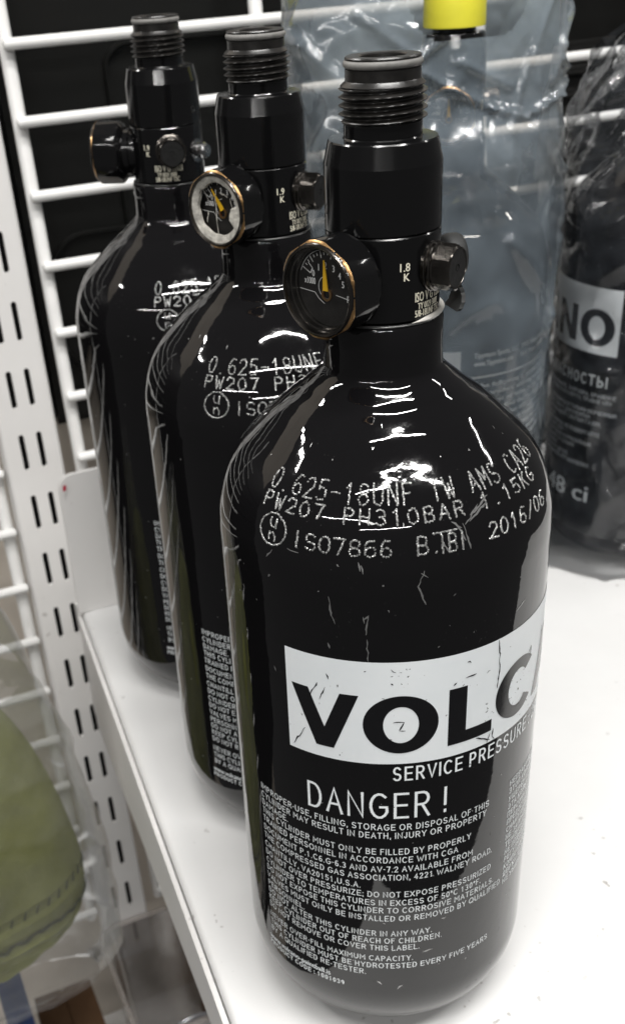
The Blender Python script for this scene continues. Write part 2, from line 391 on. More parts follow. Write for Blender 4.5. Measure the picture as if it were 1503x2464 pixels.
def arc(cx, cy, rx, ry, a0, a1, n=9): return [(cx + rx * cos(rad(a0 + (a1 - a0) * i / n)), cy + ry * sin(rad(a0 + (a1 - a0) * i / n))) for i in range(n + 1)]
GL = {
 '0': [arc(.5, .5, .45, .5, 90, 450, 16)], '1': [[(.2, .8), (.5, 1), (.5, 0)]], '2': [arc(.5, .72, .43, .28, 165, -30, 8) + [(.05, 0), (.95, 0)]],
 '3': [arc(.45, .75, .42, .25, 140, -90, 8) + arc(.45, .25, .48, .25, 90, -140, 8)], '5': [[(.9, 1), (.15, 1), (.1, .56)] + arc(.45, .32, .48, .31, 130, -140, 9)],
 '6': [[(.8, .97)] + arc(.62, .5, .55, .5, 110, 190, 5) + arc(.5, .28, .43, .28, 180, 540, 12)], '7': [[(.05, 1), (.95, 1), (.4, 0)]],
 '8': [arc(.5, .75, .38, .25, -90, 270, 12), arc(.5, .25, .45, .25, 90, 450, 12)], '.': [[(.4, 0), (.5, .04)]], '-': [[(.1, .48), (.9, .48)]], '/': [[(.1, 0), (.9, 1)]],
 'U': [[(.05, 1), (.05, .35)] + arc(.5, .33, .45, .33, 180, 360, 8) + [(.95, 1)]], 'N': [[(.05, 0), (.05, 1), (.95, 0), (.95, 1)]], 'F': [[(.1, 0), (.1, 1), (.95, 1)], [(.1, .54), (.75, .54)]],
 'T': [[(0, 1), (1, 1)], [(.5, 1), (.5, 0)]], 'W': [[(0, 1), (.25, 0), (.5, .7), (.75, 0), (1, 1)]], 'A': [[(0, 0), (.5, 1), (1, 0)], [(.2, .35), (.8, .35)]],
 'M': [[(.05, 0), (.05, 1), (.5, .4), (.95, 1), (.95, 0)]], 'S': [arc(.5, .74, .42, .26, 30, 270, 8) + arc(.5, .25, .45, .25, 90, -150, 8)], 'C': [arc(.55, .5, .5, .5, 50, 310, 12)],
 'P': [[(.1, 0), (.1, 1), (.55, 1)] + arc(.55, .74, .38, .26, 90, -90, 7) + [(.1, .48)]], 'H': [[(.08, 0), (.08, 1)], [(.92, 0), (.92, 1)], [(.08, .5), (.92, .5)]],
 'B': [[(.1, 0), (.1, 1), (.55, 1)] + arc(.55, .76, .33, .24, 90, -90, 6) + [(.1, .52)], [(.55, .52)] + arc(.55, .26, .4, .26, 90, -90, 6) + [(.1, 0)]],
 'R': [[(.1, 0), (.1, 1), (.55, 1)] + arc(.55, .75, .36, .25, 90, -90, 6) + [(.1, .5)], [(.5, .5), (.95, 0)]], 'K': [[(.1, 0), (.1, 1)], [(.9, 1), (.1, .45)], [(.4, .6), (.95, 0)]],
 'G': [arc(.55, .5, .5, .5, 50, 330, 12) + [(.97, .45), (.6, .45)]], 'I': [[(.5, 0), (.5, 1)]], 'O': [arc(.5, .5, .48, .5, 90, 450, 16)], ' ': [], 'D': [[(.1, 0), (.1, 1), (.45, 1)] + arc(.45, .5, .5, .5, 90, -90, 9) + [(.1, 0)]]}

GL.update({'4': [[(.72, 0), (.72, 1), (.0, .3), (1, .3)]], '9': [arc(.5, .7, .43, .3, 0, 360, 14), arc(.42, .5, .5, .5, 20, -60, 6)], 'E': [[(1, 1), (.08, 1), (.08, 0), (1, 0)], [(.08, .52), (.9, .52)]],
 'J': [[(.85, 1), (.85, .3)] + arc(.45, .3, .4, .3, 0, -170, 8)], 'L': [[(.08, 1), (.08, 0), (1, 0)]], 'Q': [arc(.5, .5, .5, .5, 90, 450, 20), [(.62, .22), (.95, -.04)]],
 'V': [[(0, 1), (.5, 0), (1, 1)]], 'X': [[(0, 1), (1, 0)], [(0, 0), (1, 1)]], 'Y': [[(0, 1), (.5, .45), (1, 1)], [(.5, .45), (.5, 0)]], 'Z': [[(.05, 1), (.95, 1), (.0, 0), (1, 0)]],
 ',': [[(.5, .08), (.3, -.16)]], ':': [[(.5, .0), (.5, .06)], [(.5, .6), (.5, .66)]], ';': [[(.5, .06), (.3, -.16)], [(.5, .6), (.5, .66)]], '!': [[(.5, 1), (.5, .3)], [(.5, 0), (.5, .06)]],
 '\u00b0': [arc(.5, .82, .42, .17, 0, 360, 10)], 'Б': [[(.95, 1), (.1, 1), (.1, 0), (.5, 0)] + arc(.5, .28, .45, .28, -90, 90, 7) + [(.1, .56)]], 'Г': [[(.1, 0), (.1, 1), (1, 1)]],
 'Д': [[(0, -.16), (0, .02), (1, .02), (1, -.16)], [(.15, .02), (.3, 1), (.85, 1), (.85, .02)]], 'Ж': [[(.5, 0), (.5, 1)], [(0, 1), (.5, .5), (1, 1)], [(0, 0), (.5, .5), (1, 0)]],
 'З': [arc(.45, .75, .42, .25, 140, -90, 8) + arc(.45, .25, .48, .25, 90, -140, 8)], 'И': [[(.06, 1), (.06, 0), (.94, 1), (.94, 0)]], 'Й': [[(.06, 1), (.06, 0), (.94, 1), (.94, 0)], [(.3, 1.2), (.5, 1.12), (.7, 1.2)]],
 'Л': [[(0, 0), (.15, .1), (.3, 1), (.94, 1), (.94, 0)]], 'П': [[(.06, 0), (.06, 1), (.94, 1), (.94, 0)]], 'У': [[(0, 1), (.5, .38)], [(1, 1), (.4, .08), (.15, .0)]],
 'Ф': [[(.5, 0), (.5, 1)], arc(.5, .52, .5, .3, 0, 360, 14)], 'Ц': [[(.06, 1), (.06, 0), (.86, 0), (.86, 1)], [(.86, 0), (1, 0), (1, -.18)]], 'Ч': [[(.06, 1), (.06, .6), (.3, .45), (.94, .45)], [(.94, 1), (.94, 0)]],
 'Ш': [[(.04, 1), (.04, 0), (.96, 0), (.96, 1)], [(.5, 0), (.5, 1)]], 'Щ': [[(.04, 1), (.04, 0), (.9, 0), (.9, 1)], [(.47, 0), (.47, 1)], [(.9, 0), (1, 0), (1, -.18)]],
 'Ы': [[(.05, 1), (.05, 0), (.35, 0)] + arc(.35, .28, .3, .28, -90, 90, 6) + [(.05, .56)], [(.97, 0), (.97, 1)]], 'Ь': [[(.1, 1), (.1, 0), (.5, 0)] + arc(.5, .28, .42, .28, -90, 90, 6) + [(.1, .56)]],
 'Э': [arc(.45, .5, .5, .5, 130, -130, 12), [(.3, .52), (.94, .52)]], 'Ю': [[(.04, 0), (.04, 1)], arc(.64, .5, .34, .5, 0, 360, 14), [(.04, .52), (.3, .52)]], 'Я': [[(.92, 0), (.92, 1), (.45, 1)] + arc(.45, .75, .38, .25, 90, 270, 6) + [(.92, .5)], [(.5, .5), (.05, 0)]]})
for a, b in zip('АВЕКМНОРСТХ', 'ABEKMHOPCTX'): GL[a] = GL[b]
ADV = dict(zip('ABCDEFGHIJKLMNOPQRSTUVWXYZ', (.92, .88, .96, .94, .86, .80, 1.02, .94, .36, .70, .92, .76, 1.10, .94, 1.04, .88, 1.04, .94, .88, .84, .94, .92, 1.25, .9, .92, .84)))
ADV.update({c: .77 for c in '0123456789'}); ADV.update({'.': .36, ',': .36, ':': .36, ';': .36, '-': .46, '!': .36, ' ': .38, '/': .4, '\u00b0': .46, 'Ж': 1.2, 'Ф': 1.1, 'Ш': 1.2, 'Щ': 1.25, 'Ы': 1.15, 'Ю': 1.25})
def sans(mb, s, az, z, cap, width=None, sx=None, r=1.002, weight=0.12):
    """monoline grotesque capitals printed round the bottle: left end at az degrees, baseline z"""
    adv = [ADV.get(c, .92) for c in s]; tot = sum(adv) - 0.16
    if width: sx = width / tot
    if sx is None: sx = cap
    a0 = rad(az); x = 0.0; h = weight / 2; lift = 0
    for ch, ad in zip(s, adv):
        inkw = ad - 0.16
        for pl in GL[ch]:
            P = [Vector(((x + h * cap / sx + px * (inkw - weight * cap / sx)) * sx, (h + py * (1 - weight)) * cap)) for px, py in pl]
            lift = (lift + 1) % 5; rr = r + lift * 0.00012; hw = h * cap; m = len(P); vs = []
            closed = (P[0] - P[-1]).length < 1e-6
            for i, p in enumerate(P):
                a = P[i - 1] if i else (P[-2] if closed else p); b = P[i + 1] if i < m - 1 else (P[1] if closed else p)
                d0 = (p - a).normalized() if (p - a).length > 1e-9 else (b - p).normalized(); d1 = (b - p).normalized() if (b - p).length > 1e-9 else d0
                n = Vector((-(d0 + d1).y, (d0 + d1).x)); n = n.normalized() if n.length > 1e-6 else Vector((-d0.y, d0.x))
                k = 1 / max(0.55, n.dot(Vector((-d0.y, d0.x)))); q = p
                if not closed and i == 0: q = p - d1 * hw * 0.9
                if not closed and i == m - 1: q = p + d0 * hw * 0.9
                for sgn in (1, -1):
                    w2 = q + n * hw * k * sgn; vs.append((rr * cos(a0 + w2.x), rr * sin(a0 + w2.x), z + w2.y))
            mb.add(vs, [(2 * i, 2 * i + 1, 2 * i + 3, 2 * i + 2) for i in range(m - 1)])
        x += ad
    return sx
EN = ["IMPROPER-USE, FILLING, STORAGE OR DISPOSAL OF THIS", "CYLINDER MAY RESULT IN DEATH, INJURY OR PROPERTY", "DAMAGE.",
 "THIS CYLINDER MUST ONLY BE FILLED BY PROPERLY", "TRAINED PERSONNEL IN ACCORDANCE WITH CGA", "DOCUMENT P.1.C6.G-6.3 AND AV-7.2 AVAILABLE FROM",
 "THE COMPRESSED GAS ASSOCIATION, 4221 WALNEY ROAD,", "CHANTILLY, VA20151,U.S.A.", "DO NOT OVER PRESSURIZE; DO NOT EXPOSE PRESSURIZED",
 "CYLINDER TO TEMPERATURES IN EXCESS OF 50\u00b0C 130\u00b0F.", "DO NOT EXPOSE THIS CYLINDER TO CORROSIVE MATERIALS.",
 "VALVES MUST ONLY BE INSTALLED OR REMOVED BY QUALIFIED", "PERSONNEL.", "DO NOT ALTER THIS CYLINDER IN ANY WAY.",
 "KEEP CYLINDER OUT OF REACH OF CHILDREN.", "DO NOT REMOVE OR COVER THIS LABEL.", "NEVER OVER-FILL MAXIMUM CAPACITY.",
 "THIS CYLINDER MUST BE HYDROTESTED EVERY FIVE YEARS", "BY A QUALIFIED RE-TESTER.", "www.volcano-paintball.is", "PRODUCT CODE : 1001039"]
EZ = [2.135, 2.066, 1.998, 1.930, 1.858, 1.780, 1.707, 1.629, 1.556, 1.482, 1.412, 1.338, 1.264, 1.197, 1.128, 1.060, 0.958, 0.886, 0.816, 0.722, 0.664]
RU = ["НЕПРАВИЛЬНОЕ ИСПОЛЬЗОВАНИЕ, ЗАПРАВКА, ХРАНЕНИЕ", "ЭТОЙ КОЛБЫ МОЖЕТ ПРИВЕСТИ К СМЕРТИ, ТРАВМЕ ИЛИ", "УЩЕРБУ ИМУЩЕСТВУ.",
 "ЭТА КОЛБА ДОЛЖНА ЗАПРАВЛЯТЬСЯ ТОЛЬКО ОБУЧЕННЫМ", "ПЕРСОНАЛОМ В СООТВЕТСТВИИ С ДОКУМЕНТОМ", "ПРЕДОСТАВЛЕННЫМ АССОЦИАЦИЕЙ СЖАТЫХ ГАЗОВ,",
 "СНАНТИЛЛИ, VA20151,U.S.A.", "НЕ ЗАПРАВЛЯЙТЕ СВЫШЕ НОРМЫ; НЕ ПОДВЕРГАЙТЕ", "ТЕМПЕРАТУРАМ СВЫШЕ 50\u00b0C 130\u00b0F.",
 "НЕ ПОДВЕРГАЙТЕ ВОЗДЕЙСТВИЮ КОРРОЗИЙНЫХ", "РЕГУЛЯТОР УСТАНАВЛИВАЕТСЯ ТОЛЬКО", "КОМПЕТЕНТНЫМ ПЕРСОНАЛОМ.", "ДЕРЖИТЕ ВНЕ ДОСЯГАЕМОСТИ ДЕТЕЙ.", "НЕ УБИРАЙТЕ И НЕ ЗАКРЫВАЙТЕ ЭТУ НАКЛЕЙКУ."]
def make_print():
    t = MB(); sx = sans(t, EN[0], -141.6, EZ[0], 0.050, width=1.614, weight=0.112)
    for q, z in zip(EN[1:19], EZ[1:19]): sans(t, q, -141.7, z, 0.050, sx=sx, weight=0.112)
    wrap_text(t, EN[19], -143.2, EZ[19], 0.046, width=0.56, r=1.0022, bold=0.0025); sans(t, EN[20], -143.2, EZ[20], 0.043, width=0.66, weight=0.15)
    d = MB(); sans(d, "DANGER !", -118.0, 2.230, 0.205, width=0.885, weight=0.085)
    q = MB(); sans(q, "SERVICE PRESSURE : 200 BAR", -86.9, 2.529, 0.108, width=1.53, weight=0.115)
    r = MB()
    for i, x in enumerate(RU): sans(r, x, -37.5, 2.165 - 0.0665 * i, 0.048, sx=sx * 0.98, weight=0.13)
    c = MB(); sans(c, "ОПАСНОСТЬ!", -7.0, 2.29, 0.13, width=0.995, weight=0.16)
    k = MB(); wrap_text(k, "48 ci", 5.0, 0.86, 0.21, width=0.68, step=0.03, bold=0.012)
    return [(n, m.mesh(n, M_PRINT, smooth=False)) for n, m in (('warning_text', t), ('danger_text', d), ('service_text', q), ('russian_text', r), ('russian_heading', c), ('capacity_text', k))]
PRINTS = make_print()

# ------------------------------------------------------------------ dot-peened engraving
rng = random.Random(7)
def dot(mb, az, z, s):
    c = Vector(on_bottle(az, z, 0.0006)); a = rad(az); t = Vector((-sin(a), cos(a), 0)); e = (Vector(on_bottle(az, z + 0.01)) - Vector(on_bottle(az, z - 0.01))).normalized()
    n = t.cross(e); ph = rng.random() * 6
    k = 6; ring = [c + (t * cos(ph + 2 * pi * i / k) + e * sin(ph + 2 * pi * i / k)) * s * rng.uniform(0.75, 1.2) for i in range(k)]
    top = [c + n * 0.0035 * rng.uniform(0.6, 1.3) + (t * cos(ph + 2 * pi * i / k) + e * sin(ph + 2 * pi * i / k)) * s * 0.55 for i in range(k)]
    mb.add(ring + top, [(i, (i + 1) % k, k + (i + 1) % k, k + i) for i in range(k)] + [tuple(range(k, 2 * k))])
def stroke(mb, pts, dz, s):
    """pts: (az, z) polyline; a dot about every dz"""
    L = []
    for (a0, z0), (a1, z1) in zip(pts, pts[1:]):
        r = rz((z0 + z1) / 2); l = math.hypot(rad(a1 - a0) * r, (z1 - z0) * 1.35); n = max(1, int(l / dz))
        for i in range(n): L.append((a0 + (a1 - a0) * i / n, z0 + (z1 - z0) * i / n))
    L.append(pts[-1])
    for a, z in L: dot(mb, a + rng.gauss(0, 0.09), z + rng.gauss(0, 0.0014), s)
def engrave(s, az, zb, h, pitch, cw, mb):
    for i, ch in enumerate(s):
        x0 = az + pitch * i
        for pl in GL[ch]: stroke(mb, [(x0 + cw * x, zb + h * y) for x, y in pl], 0.0085, 0.0068)
def make_eng():
    a, b, c = MB(), MB(), MB()
    engrave("0.625-18UNF TW AMS CA26", -136.0, 4.283, 0.084, 5.3, 3.7, a)
    engrave("PW207 PH310BAR 1.15KG", -136.0, 4.196, 0.068, 5.42, 3.7, b)
    engrave("ISO7866", -120.6, 4.036, 0.084, 4.95, 3.7, c); engrave("B", -79.5, 4.038, 0.09, 5, 3.8, c); engrave(".", -74.5, 4.038, 0.09, 5, 2.5, c)
    engrave("IBI", -72.5, 4.03, 0.095, 3.4, 2.9, c); engrave("2016/06", -54.0, 4.04, 0.082, 4.8, 3.6, c)
    stroke(c, [(-74, 4.135), (-66, 4.14)], 0.0085, 0.0063)
    stroke(c, [(-128.9 + 5.6 * cos(t * pi / 12), 4.088 + 0.084 * sin(t * pi / 12)) for t in range(25)], 0.0085, 0.0063)
    u = [(-130.2, 4.145), (-130.2, 4.115), (-129.2, 4.102), (-127.9, 4.11), (-127.7, 4.145), (-127.6, 4.10)]; stroke(c, u, 0.0085, 0.0060)
    n = [(-130.0, 4.035), (-130.0, 4.07), (-129.8, 4.062), (-128.6, 4.072), (-127.7, 4.06), (-127.6, 4.03)]; stroke(c, n, 0.0085, 0.0060)
    return [m.mesh('engraved_line', M_BARE, smooth=False) for m in (a, b, c)]
ENG = make_eng()

# wear: scratches (bare metal) and ticks scraped out of the print
SCR = [[(-107.036,3.789),(-106.406,3.666)],[(-106.269,3.666),(-105.111,3.616)],[(-107.654,3.49),(-107.155,3.45)],[(-95.93,3.662),(-94.498,3.69),(-95.33,3.565)],[(-96.177,3.683),(-95.812,3.64)],[(-95.082,3.538),(-94.755,3.389)],[(-77.135,3.954),(-79.362,3.862),(-76.824,3.747)],[(-78.447,3.942),(-76.135,3.909)],[(-36.841,3.556),(-41.79,3.509)],[(-51.312,4.254),(-59.211,4.195),(-62.607,4.152)],[(-53.212,4.226),(-60.929,4.16)],[(-63.395,4.162),(-61.622,4.022)],[(-65.538,4.161),(-63.082,4.072)],[(-67.249,4.18),(-63.97,4.14)],[(-97.855,4.008),(-97.014,3.957)],[(-96.789,3.987),(-96.105,3.942)],[(-130.362,3.924),(-127.908,3.981)],[(-122.123,4.013),(-117.634,4.008)],[(-92.187,4.199),(-97.034,4.21)],[(-129.2,3.209),(-128.578,3.172)],[(-60.159,4.188),(-56.178,4.229)],[(-71.258,4.098),(-69.116,4.027)],[(-84.571,0.682),(-82.474,0.713)],[(-75.06,1.021),(-70.922,1.032)],[(-92.645,0.755),(-90.553,0.724)],[(-67.96,1.299),(-65.911,1.301)]]
TIC = [[(-111.795,3.202),(-115.095,3.09)],[(-109.323,3.178),(-111.433,3.08)],[(-117.134,2.841),(-122.146,2.691)],[(-49.484,3.379),(-48.293,3.198),(-48.967,3.041)],[(-51.083,2.73),(-52.277,2.665)],[(-49.698,2.751),(-50.114,2.69),(-48.82,2.665)],[(-57.186,2.739),(-50.972,2.68)],[(-96.516,3.32),(-95.446,3.327)],[(-87.523,3.336),(-85.936,3.318)],[(-84.881,3.32),(-84.085,3.316)],[(-108.723,3.274),(-107.919,3.237)],[(-61.931,3.314),(-60.656,3.304)],[(-62.586,3.209),(-58.302,3.212)],[(-53.989,3.189),(-52.595,3.196)],[(-87.769,3.242),(-86.838,3.233)],[(-31.686,3.129),(-29.341,3.165),(-29.977,3.087)],[(-18.932,3.211),(-17.713,3.016)],[(-90.428,3.141),(-89.625,3.135)],[(-86.907,2.969),(-83.093,2.965),(-84.979,2.907),(-82.646,2.905)],[(-118.527,2.94),(-118.064,2.927)],[(-66.74,3.173),(-65.586,3.19)],[(-46.538,3.036),(-46.218,2.881)],[(-37.841,2.801),(-35.728,2.81)],
       [(-63.5,2.56),(-58.0,2.545)],[(-61.5,2.15),(-60.2,2.19)],[(-57.5,2.09),(-56.4,2.06)],[(-88.5,2.33),(-86.0,2.325)]]
def ribbons(lines, width, lift):
    mb = MB()
    for pl in lines:
        P = []
        for (a0, z0), (a1, z1) in zip(pl, pl[1:]):
            n = max(2, int(math.hypot(rad(a1 - a0), z1 - z0) / 0.02))
            P += [(a0 + (a1 - a0) * i / n + rng.gauss(0, 0.13), z0 + (z1 - z0) * i / n + rng.gauss(0, 0.0025)) for i in range(n)]
        P.append(pl[-1]); vs = []; m = len(P)
        for i, (a, z) in enumerate(P):
            q = P[min(i + 1, m - 1)]; o = P[max(i - 1, 0)]
            dx = rad(q[0] - o[0]); dz = q[1] - o[1]; l = math.hypot(dx, dz) or 1
            wv = width * rng.uniform(0.35, 1.5) * (0.3 if i in (0, m - 1) else 1)
            for s in (-1, 1): vs.append(on_bottle(a + math.degrees(-dz / l * wv * s), z + dx / l * wv * s, lift))
        mb.add(vs, [(2 * i, 2 * i + 1, 2 * i + 3, 2 * i + 2) for i in range(m - 1)])
    return mb
def flecks(n, seed, zlo=0.7, zhi=4.6):
    r = random.Random(seed); L = []
    for _ in range(n):
        a = r.uniform(-150, -20); z = r.uniform(zlo, zhi); q = r.uniform(0, 6.3); l = r.choice((0.006, 0.008, 0.012, 0.02))
        L.append([(a, z), (a + math.degrees(l * cos(q)), z + l * sin(q))])
    return L

# ------------------------------------------------------------------ regulator, gauge, plug, nipple meshes
def hexprof(mb, rows, n=72, flat=6, mat=None, ap=None):
    """rows of (radius cap, d, across-flats half) -> polygonal/round body along z"""
    vs = []
    for r, d, apo in rows:
        for k in range(n):
            a = 2 * pi * k / n; q = (a % (2 * pi / flat)) - pi / flat
            rr = min(r, apo / cos(q)) if apo else r
            v = Vector((rr * cos(a), rr * sin(a), d)); vs.append(mat @ v if mat else v)
    fs = [(i * n + k, i * n + (k + 1) % n, (i + 1) * n + (k + 1) % n, (i + 1) * n + k) for i in range(len(rows) - 1) for k in range(n)]
    return mb.add(vs, fs)
RX = Matrix.Rotation(pi / 2, 4, 'Y')              # lathe axis z -> x
def dialmat(d):  # dial plane: local (x right as seen from outside, y up) -> gauge frame, facing +x
    return Matrix(((0, 0, 1, d), (1, 0, 0, 0), (0, 1, 0, 0), (0, 0, 0, 1)))
ME = {}
ME['lower'] = MB().lathe([(0.20, 5.06), (0.296, 5.062), (0.306, 5.072), (0.306, 5.497), (0.301, 5.503), (0.25, 5.504)], 96).mesh('regulator_base', M_ANOD, 9)
ME['upper'] = MB().lathe([(0.25, 5.506), (0.301, 5.507), (0.3065, 5.514), (0.3065, 5.832), (0.305, 5.838), (0.282, 5.938), (0.277, 5.945), (0.205, 5.947), (0.200, 5.953), (0.199, 6.02)], 96).mesh('regulator_bonnet', M_ANOD, 7)
def thread():
    n, m = 96, 110; z0, z1 = 6.006, 6.190; p = 0.0388; vs = []
    for i in range(m + 1):
        z = z0 + (z1 - z0) * i / m
        for k in range(n):
            a = 2 * pi * k / n; ph = ((z - z0) / p - a / (2 * pi)) % 1.0; tri = max(0.0, 1 - abs(ph - 0.5) * 2 * 1.15)
            win = min(1, max(0, (z - z0) / 0.03)) * min(1, max(0, (z1 + 0.004 - z) / 0.02)); r = 0.1955 + 0.0275 * min(tri * 1.1, 1) * win
            vs.append((r * cos(a), r * sin(a), z))
    fs = [(i * n + k, i * n + (k + 1) % n, (i + 1) * n + (k + 1) % n, (i + 1) * n + k) for i in range(m) for k in range(n)]
    return MB().add(vs, fs).mesh('thread', M_ANODW, 30)
ME['thread'] = thread()
ME['neck'] = MB().lathe([(0.15, 6.184), (0.212, 6.185), (0.213, 6.189), (0.192, 6.207), (0.1890, 6.211), (0.1885, 6.262), (0.182, 6.264), (0.182, 6.305), (0.1885, 6.306), (0.1895, 6.312), (0.185, 6.318), (0.125, 6.318), (0.116, 6.312), (0.112, 6.25), (0.03, 6.25), (0.028, 6.285), (0.0, 6.287)], 96).mesh('thread_neck', M_ANODW, 28)
ME['oring'] = MB().lathe([(0.178 + 0.0205 * cos(t), 6.2855 + 0.0205 * sin(t)) for t in [2 * pi * k / 14 for k in range(14)]], 96, close=True).mesh('o_ring', M_ORING)
ME['seal'] = MB().lathe([(0.312 + 0.0125 * cos(t), 5.0525 + 0.0085 * sin(t)) for t in [2 * pi * k / 12 for k in range(12)]], 96, close=True).mesh('seal_ring', M_SEAL)
def torn():
    mb = MB(); vs = []; n = 34
    for i in range(n + 1):
        a = rad(-62 + 92 * i / n); t = min(1, i / 7.0) * (1 + 0.12 * noise.noise((i * 0.7, 0, 0)))
        for k in range(8):
            q = 2 * pi * k / 8; r = 0.317 + 0.017 * t * cos(q); vs.append((r * cos(a), r * sin(a), 5.062 + 0.014 * t * sin(q) + 0.012 * min(1, i / 20)))
    return mb.add(vs, [(i * 8 + k, i * 8 + (k + 1) % 8, i * 8 + 8 + (k + 1) % 8, i * 8 + 8 + k) for i in range(n) for k in range(8)]).mesh('torn_seal', M_SEALW)
ME['torn'] = torn()
ME['pin'] = MB().lathe([(0.0, 6.30), (0.012, 6.298), (0.014, 6.288), (0.014, 6.25)], 20).mesh('valve_pin', M_BRASS)
# gauge (axis +x), centred on its own axis
ME['housing'] = hexprof(MB(), [(0.10, 0.20, 0), (0.205, 0.205, 0), (0.240, 0.235, 0), (0.252, 0.25, 0.2385), (0.2555, 0.26, 0.2385), (0.2555, 0.432, 0.2385), (0.249, 0.447, 0.2385), (0.236, 0.458, 0)], 96, 6, RX).mesh('gauge_housing', M_ANOD, 24)
ME['stem'] = MB().lathe([(0.10, 0.05), (0.17, 0.055), (0.175, 0.07), (0.175, 0.15), (0.19, 0.155), (0.19, 0.205)], 48, RX).mesh('gauge_stem', M_ANOD, 25)
ME['bezel'] = MB().lathe([(0.2365, 0.4572), (0.233, 0.466), (0.226, 0.469), (0.220, 0.466), (0.217, 0.455), (0.217, 0.425), (0.209, 0.422), (0.207, 0.395), (0.200, 0.392), (0.198, 0.376)], 96, RX).mesh('bezel_ring', M_STEEL, 35)
def worn_edge():
    mb = MB(); r = random.Random(3)
    for k in range(6):                 # brass showing on the hex corners and the front edge
        a0 = k * pi / 3
        seg = []
        for i in range(25):
            a = a0 + (i / 24 - 0.5) * 1.0; q = (a % (pi / 3)) - pi / 6
            rr = min(0.250, 0.2385 / cos(q)) * 1.0; wv = (0.003 + 0.010 * max(0, noise.noise((a * 4, k * 3.1, 0))) + (0.006 if abs(i - 12) < 4 else 0)) * (1.0 if k in (0, 1, 5) else 0.35)
            seg.append((a, rr, wv))
        vs = []
        for a, rr, wv in seg:
            for j, (dr, dd) in enumerate(((0.0028, -wv), (0.0035, 0.0), (-0.004, 0.0065), (-0.010, 0.0095))):
                v = RX @ Vector(((rr + dr) * cos(a), (rr + dr) * sin(a), 0.4455 + dd)); vs.append(v)
        mb.add(vs, [(4 * i + j, 4 * i + j + 1, 4 * i + j + 5, 4 * i + j + 4) for i in range(24) for j in range(3)])
    return mb.mesh('worn_edge', M_BRASS)
ME['worn'] = worn_edge()
ME['dial'] = MB().disc(0.204, 0.378, 64, RX).mesh('dial', M_DIAL, smooth=False)
ME['lens'] = MB().lathe([(0.0, 0.462), (0.12, 0.4612), (0.19, 0.459), (0.2165, 0.456)], 64, RX).mesh('lens', M_LENS)
def dial_print():
    mb = MB(); D = dialmat(0.3795)
    def put(s, cx, cy, cap, squeeze=0.75):
        v, f, x0, x1 = text2d(s); k = cap / CAP; c = (x0 + x1) / 2
        for b in (0, 0.0018): mb.add([D @ Vector((cx + (x - c) * k * squeeze + b, cy + (y - CAP / 2) * k, b * 0.1)) for x, y in v], f)
    def seg(p, q, wv=0.0022):
        p, q = Vector(p), Vector(q); d = (q - p).normalized(); nn = Vector((-d.y, d.x)) * wv
        mb.add([D @ Vector((*(x), 0.0)) for x in (p - nn, q - nn, q + nn, p + nn)], [(0, 1, 2, 3)])
    P = lambda a, r: (r * sin(rad(a)), r * cos(rad(a)))
    for s, a in (('0', -56), ('1', -30), ('2', -4), ('3', 24), ('4', 50), ('5', 74)): put(s, *P(a, 0.112), 0.034)
    put('x1000', -0.118, 0.022, 0.034, 0.62); put('psi', 0.152, -0.028, 0.034, 0.7)
    for i in range(19):
        a = -62 + 8.1 * i; seg(P(a, 0.15 if i % 3 == 0 else 0.165), P(a, 0.185 if i % 3 == 0 else 0.18), 0.0019)
    for i in range(40): seg(P(-70 + 3.9 * i, 0.190), P(-66.1 + 3.9 * i, 0.190), 0.0012)
    seg(P(-62, 0.128), P(-62, 0.182), 0.003); seg(P(-62, 0.128), P(-48, 0.130), 0.003); seg(P(-48, 0.130), P(-48, 0.168), 0.002)
    for i in range(26): seg(P(150 + 8 * i, 0.058), P(158 + 8 * i, 0.058), 0.0016)
    seg((-0.19, -0.028), (-0.085, -0.035), 0.0016); seg((-0.085, -0.035), (-0.06, -0.062), 0.0016); seg((-0.06, -0.062), (-0.02, -0.086), 0.0016); seg((0.06, -0.03), (0.17, -0.045), 0.0014)
    return mb.mesh('dial_print', simple('dial_white', (0.85, 0.85, 0.83), 0.5), smooth=False)
ME['dialprint'] = dial_print()
def needle(ang):
    D = dialmat(0.390); c, s = cos(rad(ang)), sin(rad(ang)); mb = MB()
    o = [(-0.017, -0.014), (0.017, -0.014), (0.014, 0.03), (0.0025, 0.142), (-0.0025, 0.142), (-0.014, 0.03)]
    mb.add([D @ Vector((x * c + y * s, -x * s + y * c, h)) for h in (0, 0.006) for x, y in o], [tuple(range(6)), tuple(range(6, 12))] + [(i, (i + 1) % 6, 6 + (i + 1) % 6, 6 + i) for i in range(6)])
    return mb.mesh('needle', M_NEEDLE, smooth=False)
ME['needle'] = needle(-2); ME['needle2'] = needle(-34)
ME['spring'] = MB().lathe([(0.022, 0.3795), (0.034, 0.3795), (0.034, 0.388), (0.022, 0.388)], 24, RX @ Matrix.Translation((0.035, 0, 0))).mesh('bourdon_spring', M_BRASS)
def crazed():
    """broken lens: a crazed whitish rim and a few shards round a ragged hole"""
    mb = MB(); r = random.Random(11); n = 60; vs = []
    for k in range(n):
        a = 2 * pi * k / n
        inner = 0.172 + 0.02 * noise.noise((cos(a) * 2.2, sin(a) * 2.2, 4)) - (0.055 if 0.15 < (a / (2 * pi)) < 0.27 else 0)
        for rr, d in ((0.2165, 0.452), ((0.2165 + inner) / 2, 0.447 + 0.004 * r.random()), (inner, 0.440), (inner - 0.004, 0.418)):
            vs.append(RX @ Vector((rr * cos(a), rr * sin(a), d + r.uniform(-0.002, 0.002))))
    mb.add(vs, [(4 * k + j, 4 * k + j + 1, 4 * ((k + 1) % n) + j + 1, 4 * ((k + 1) % n) + j) for k in range(n) for j in range(3)])
    return mb.mesh('broken_lens', M_CRACK, 20)
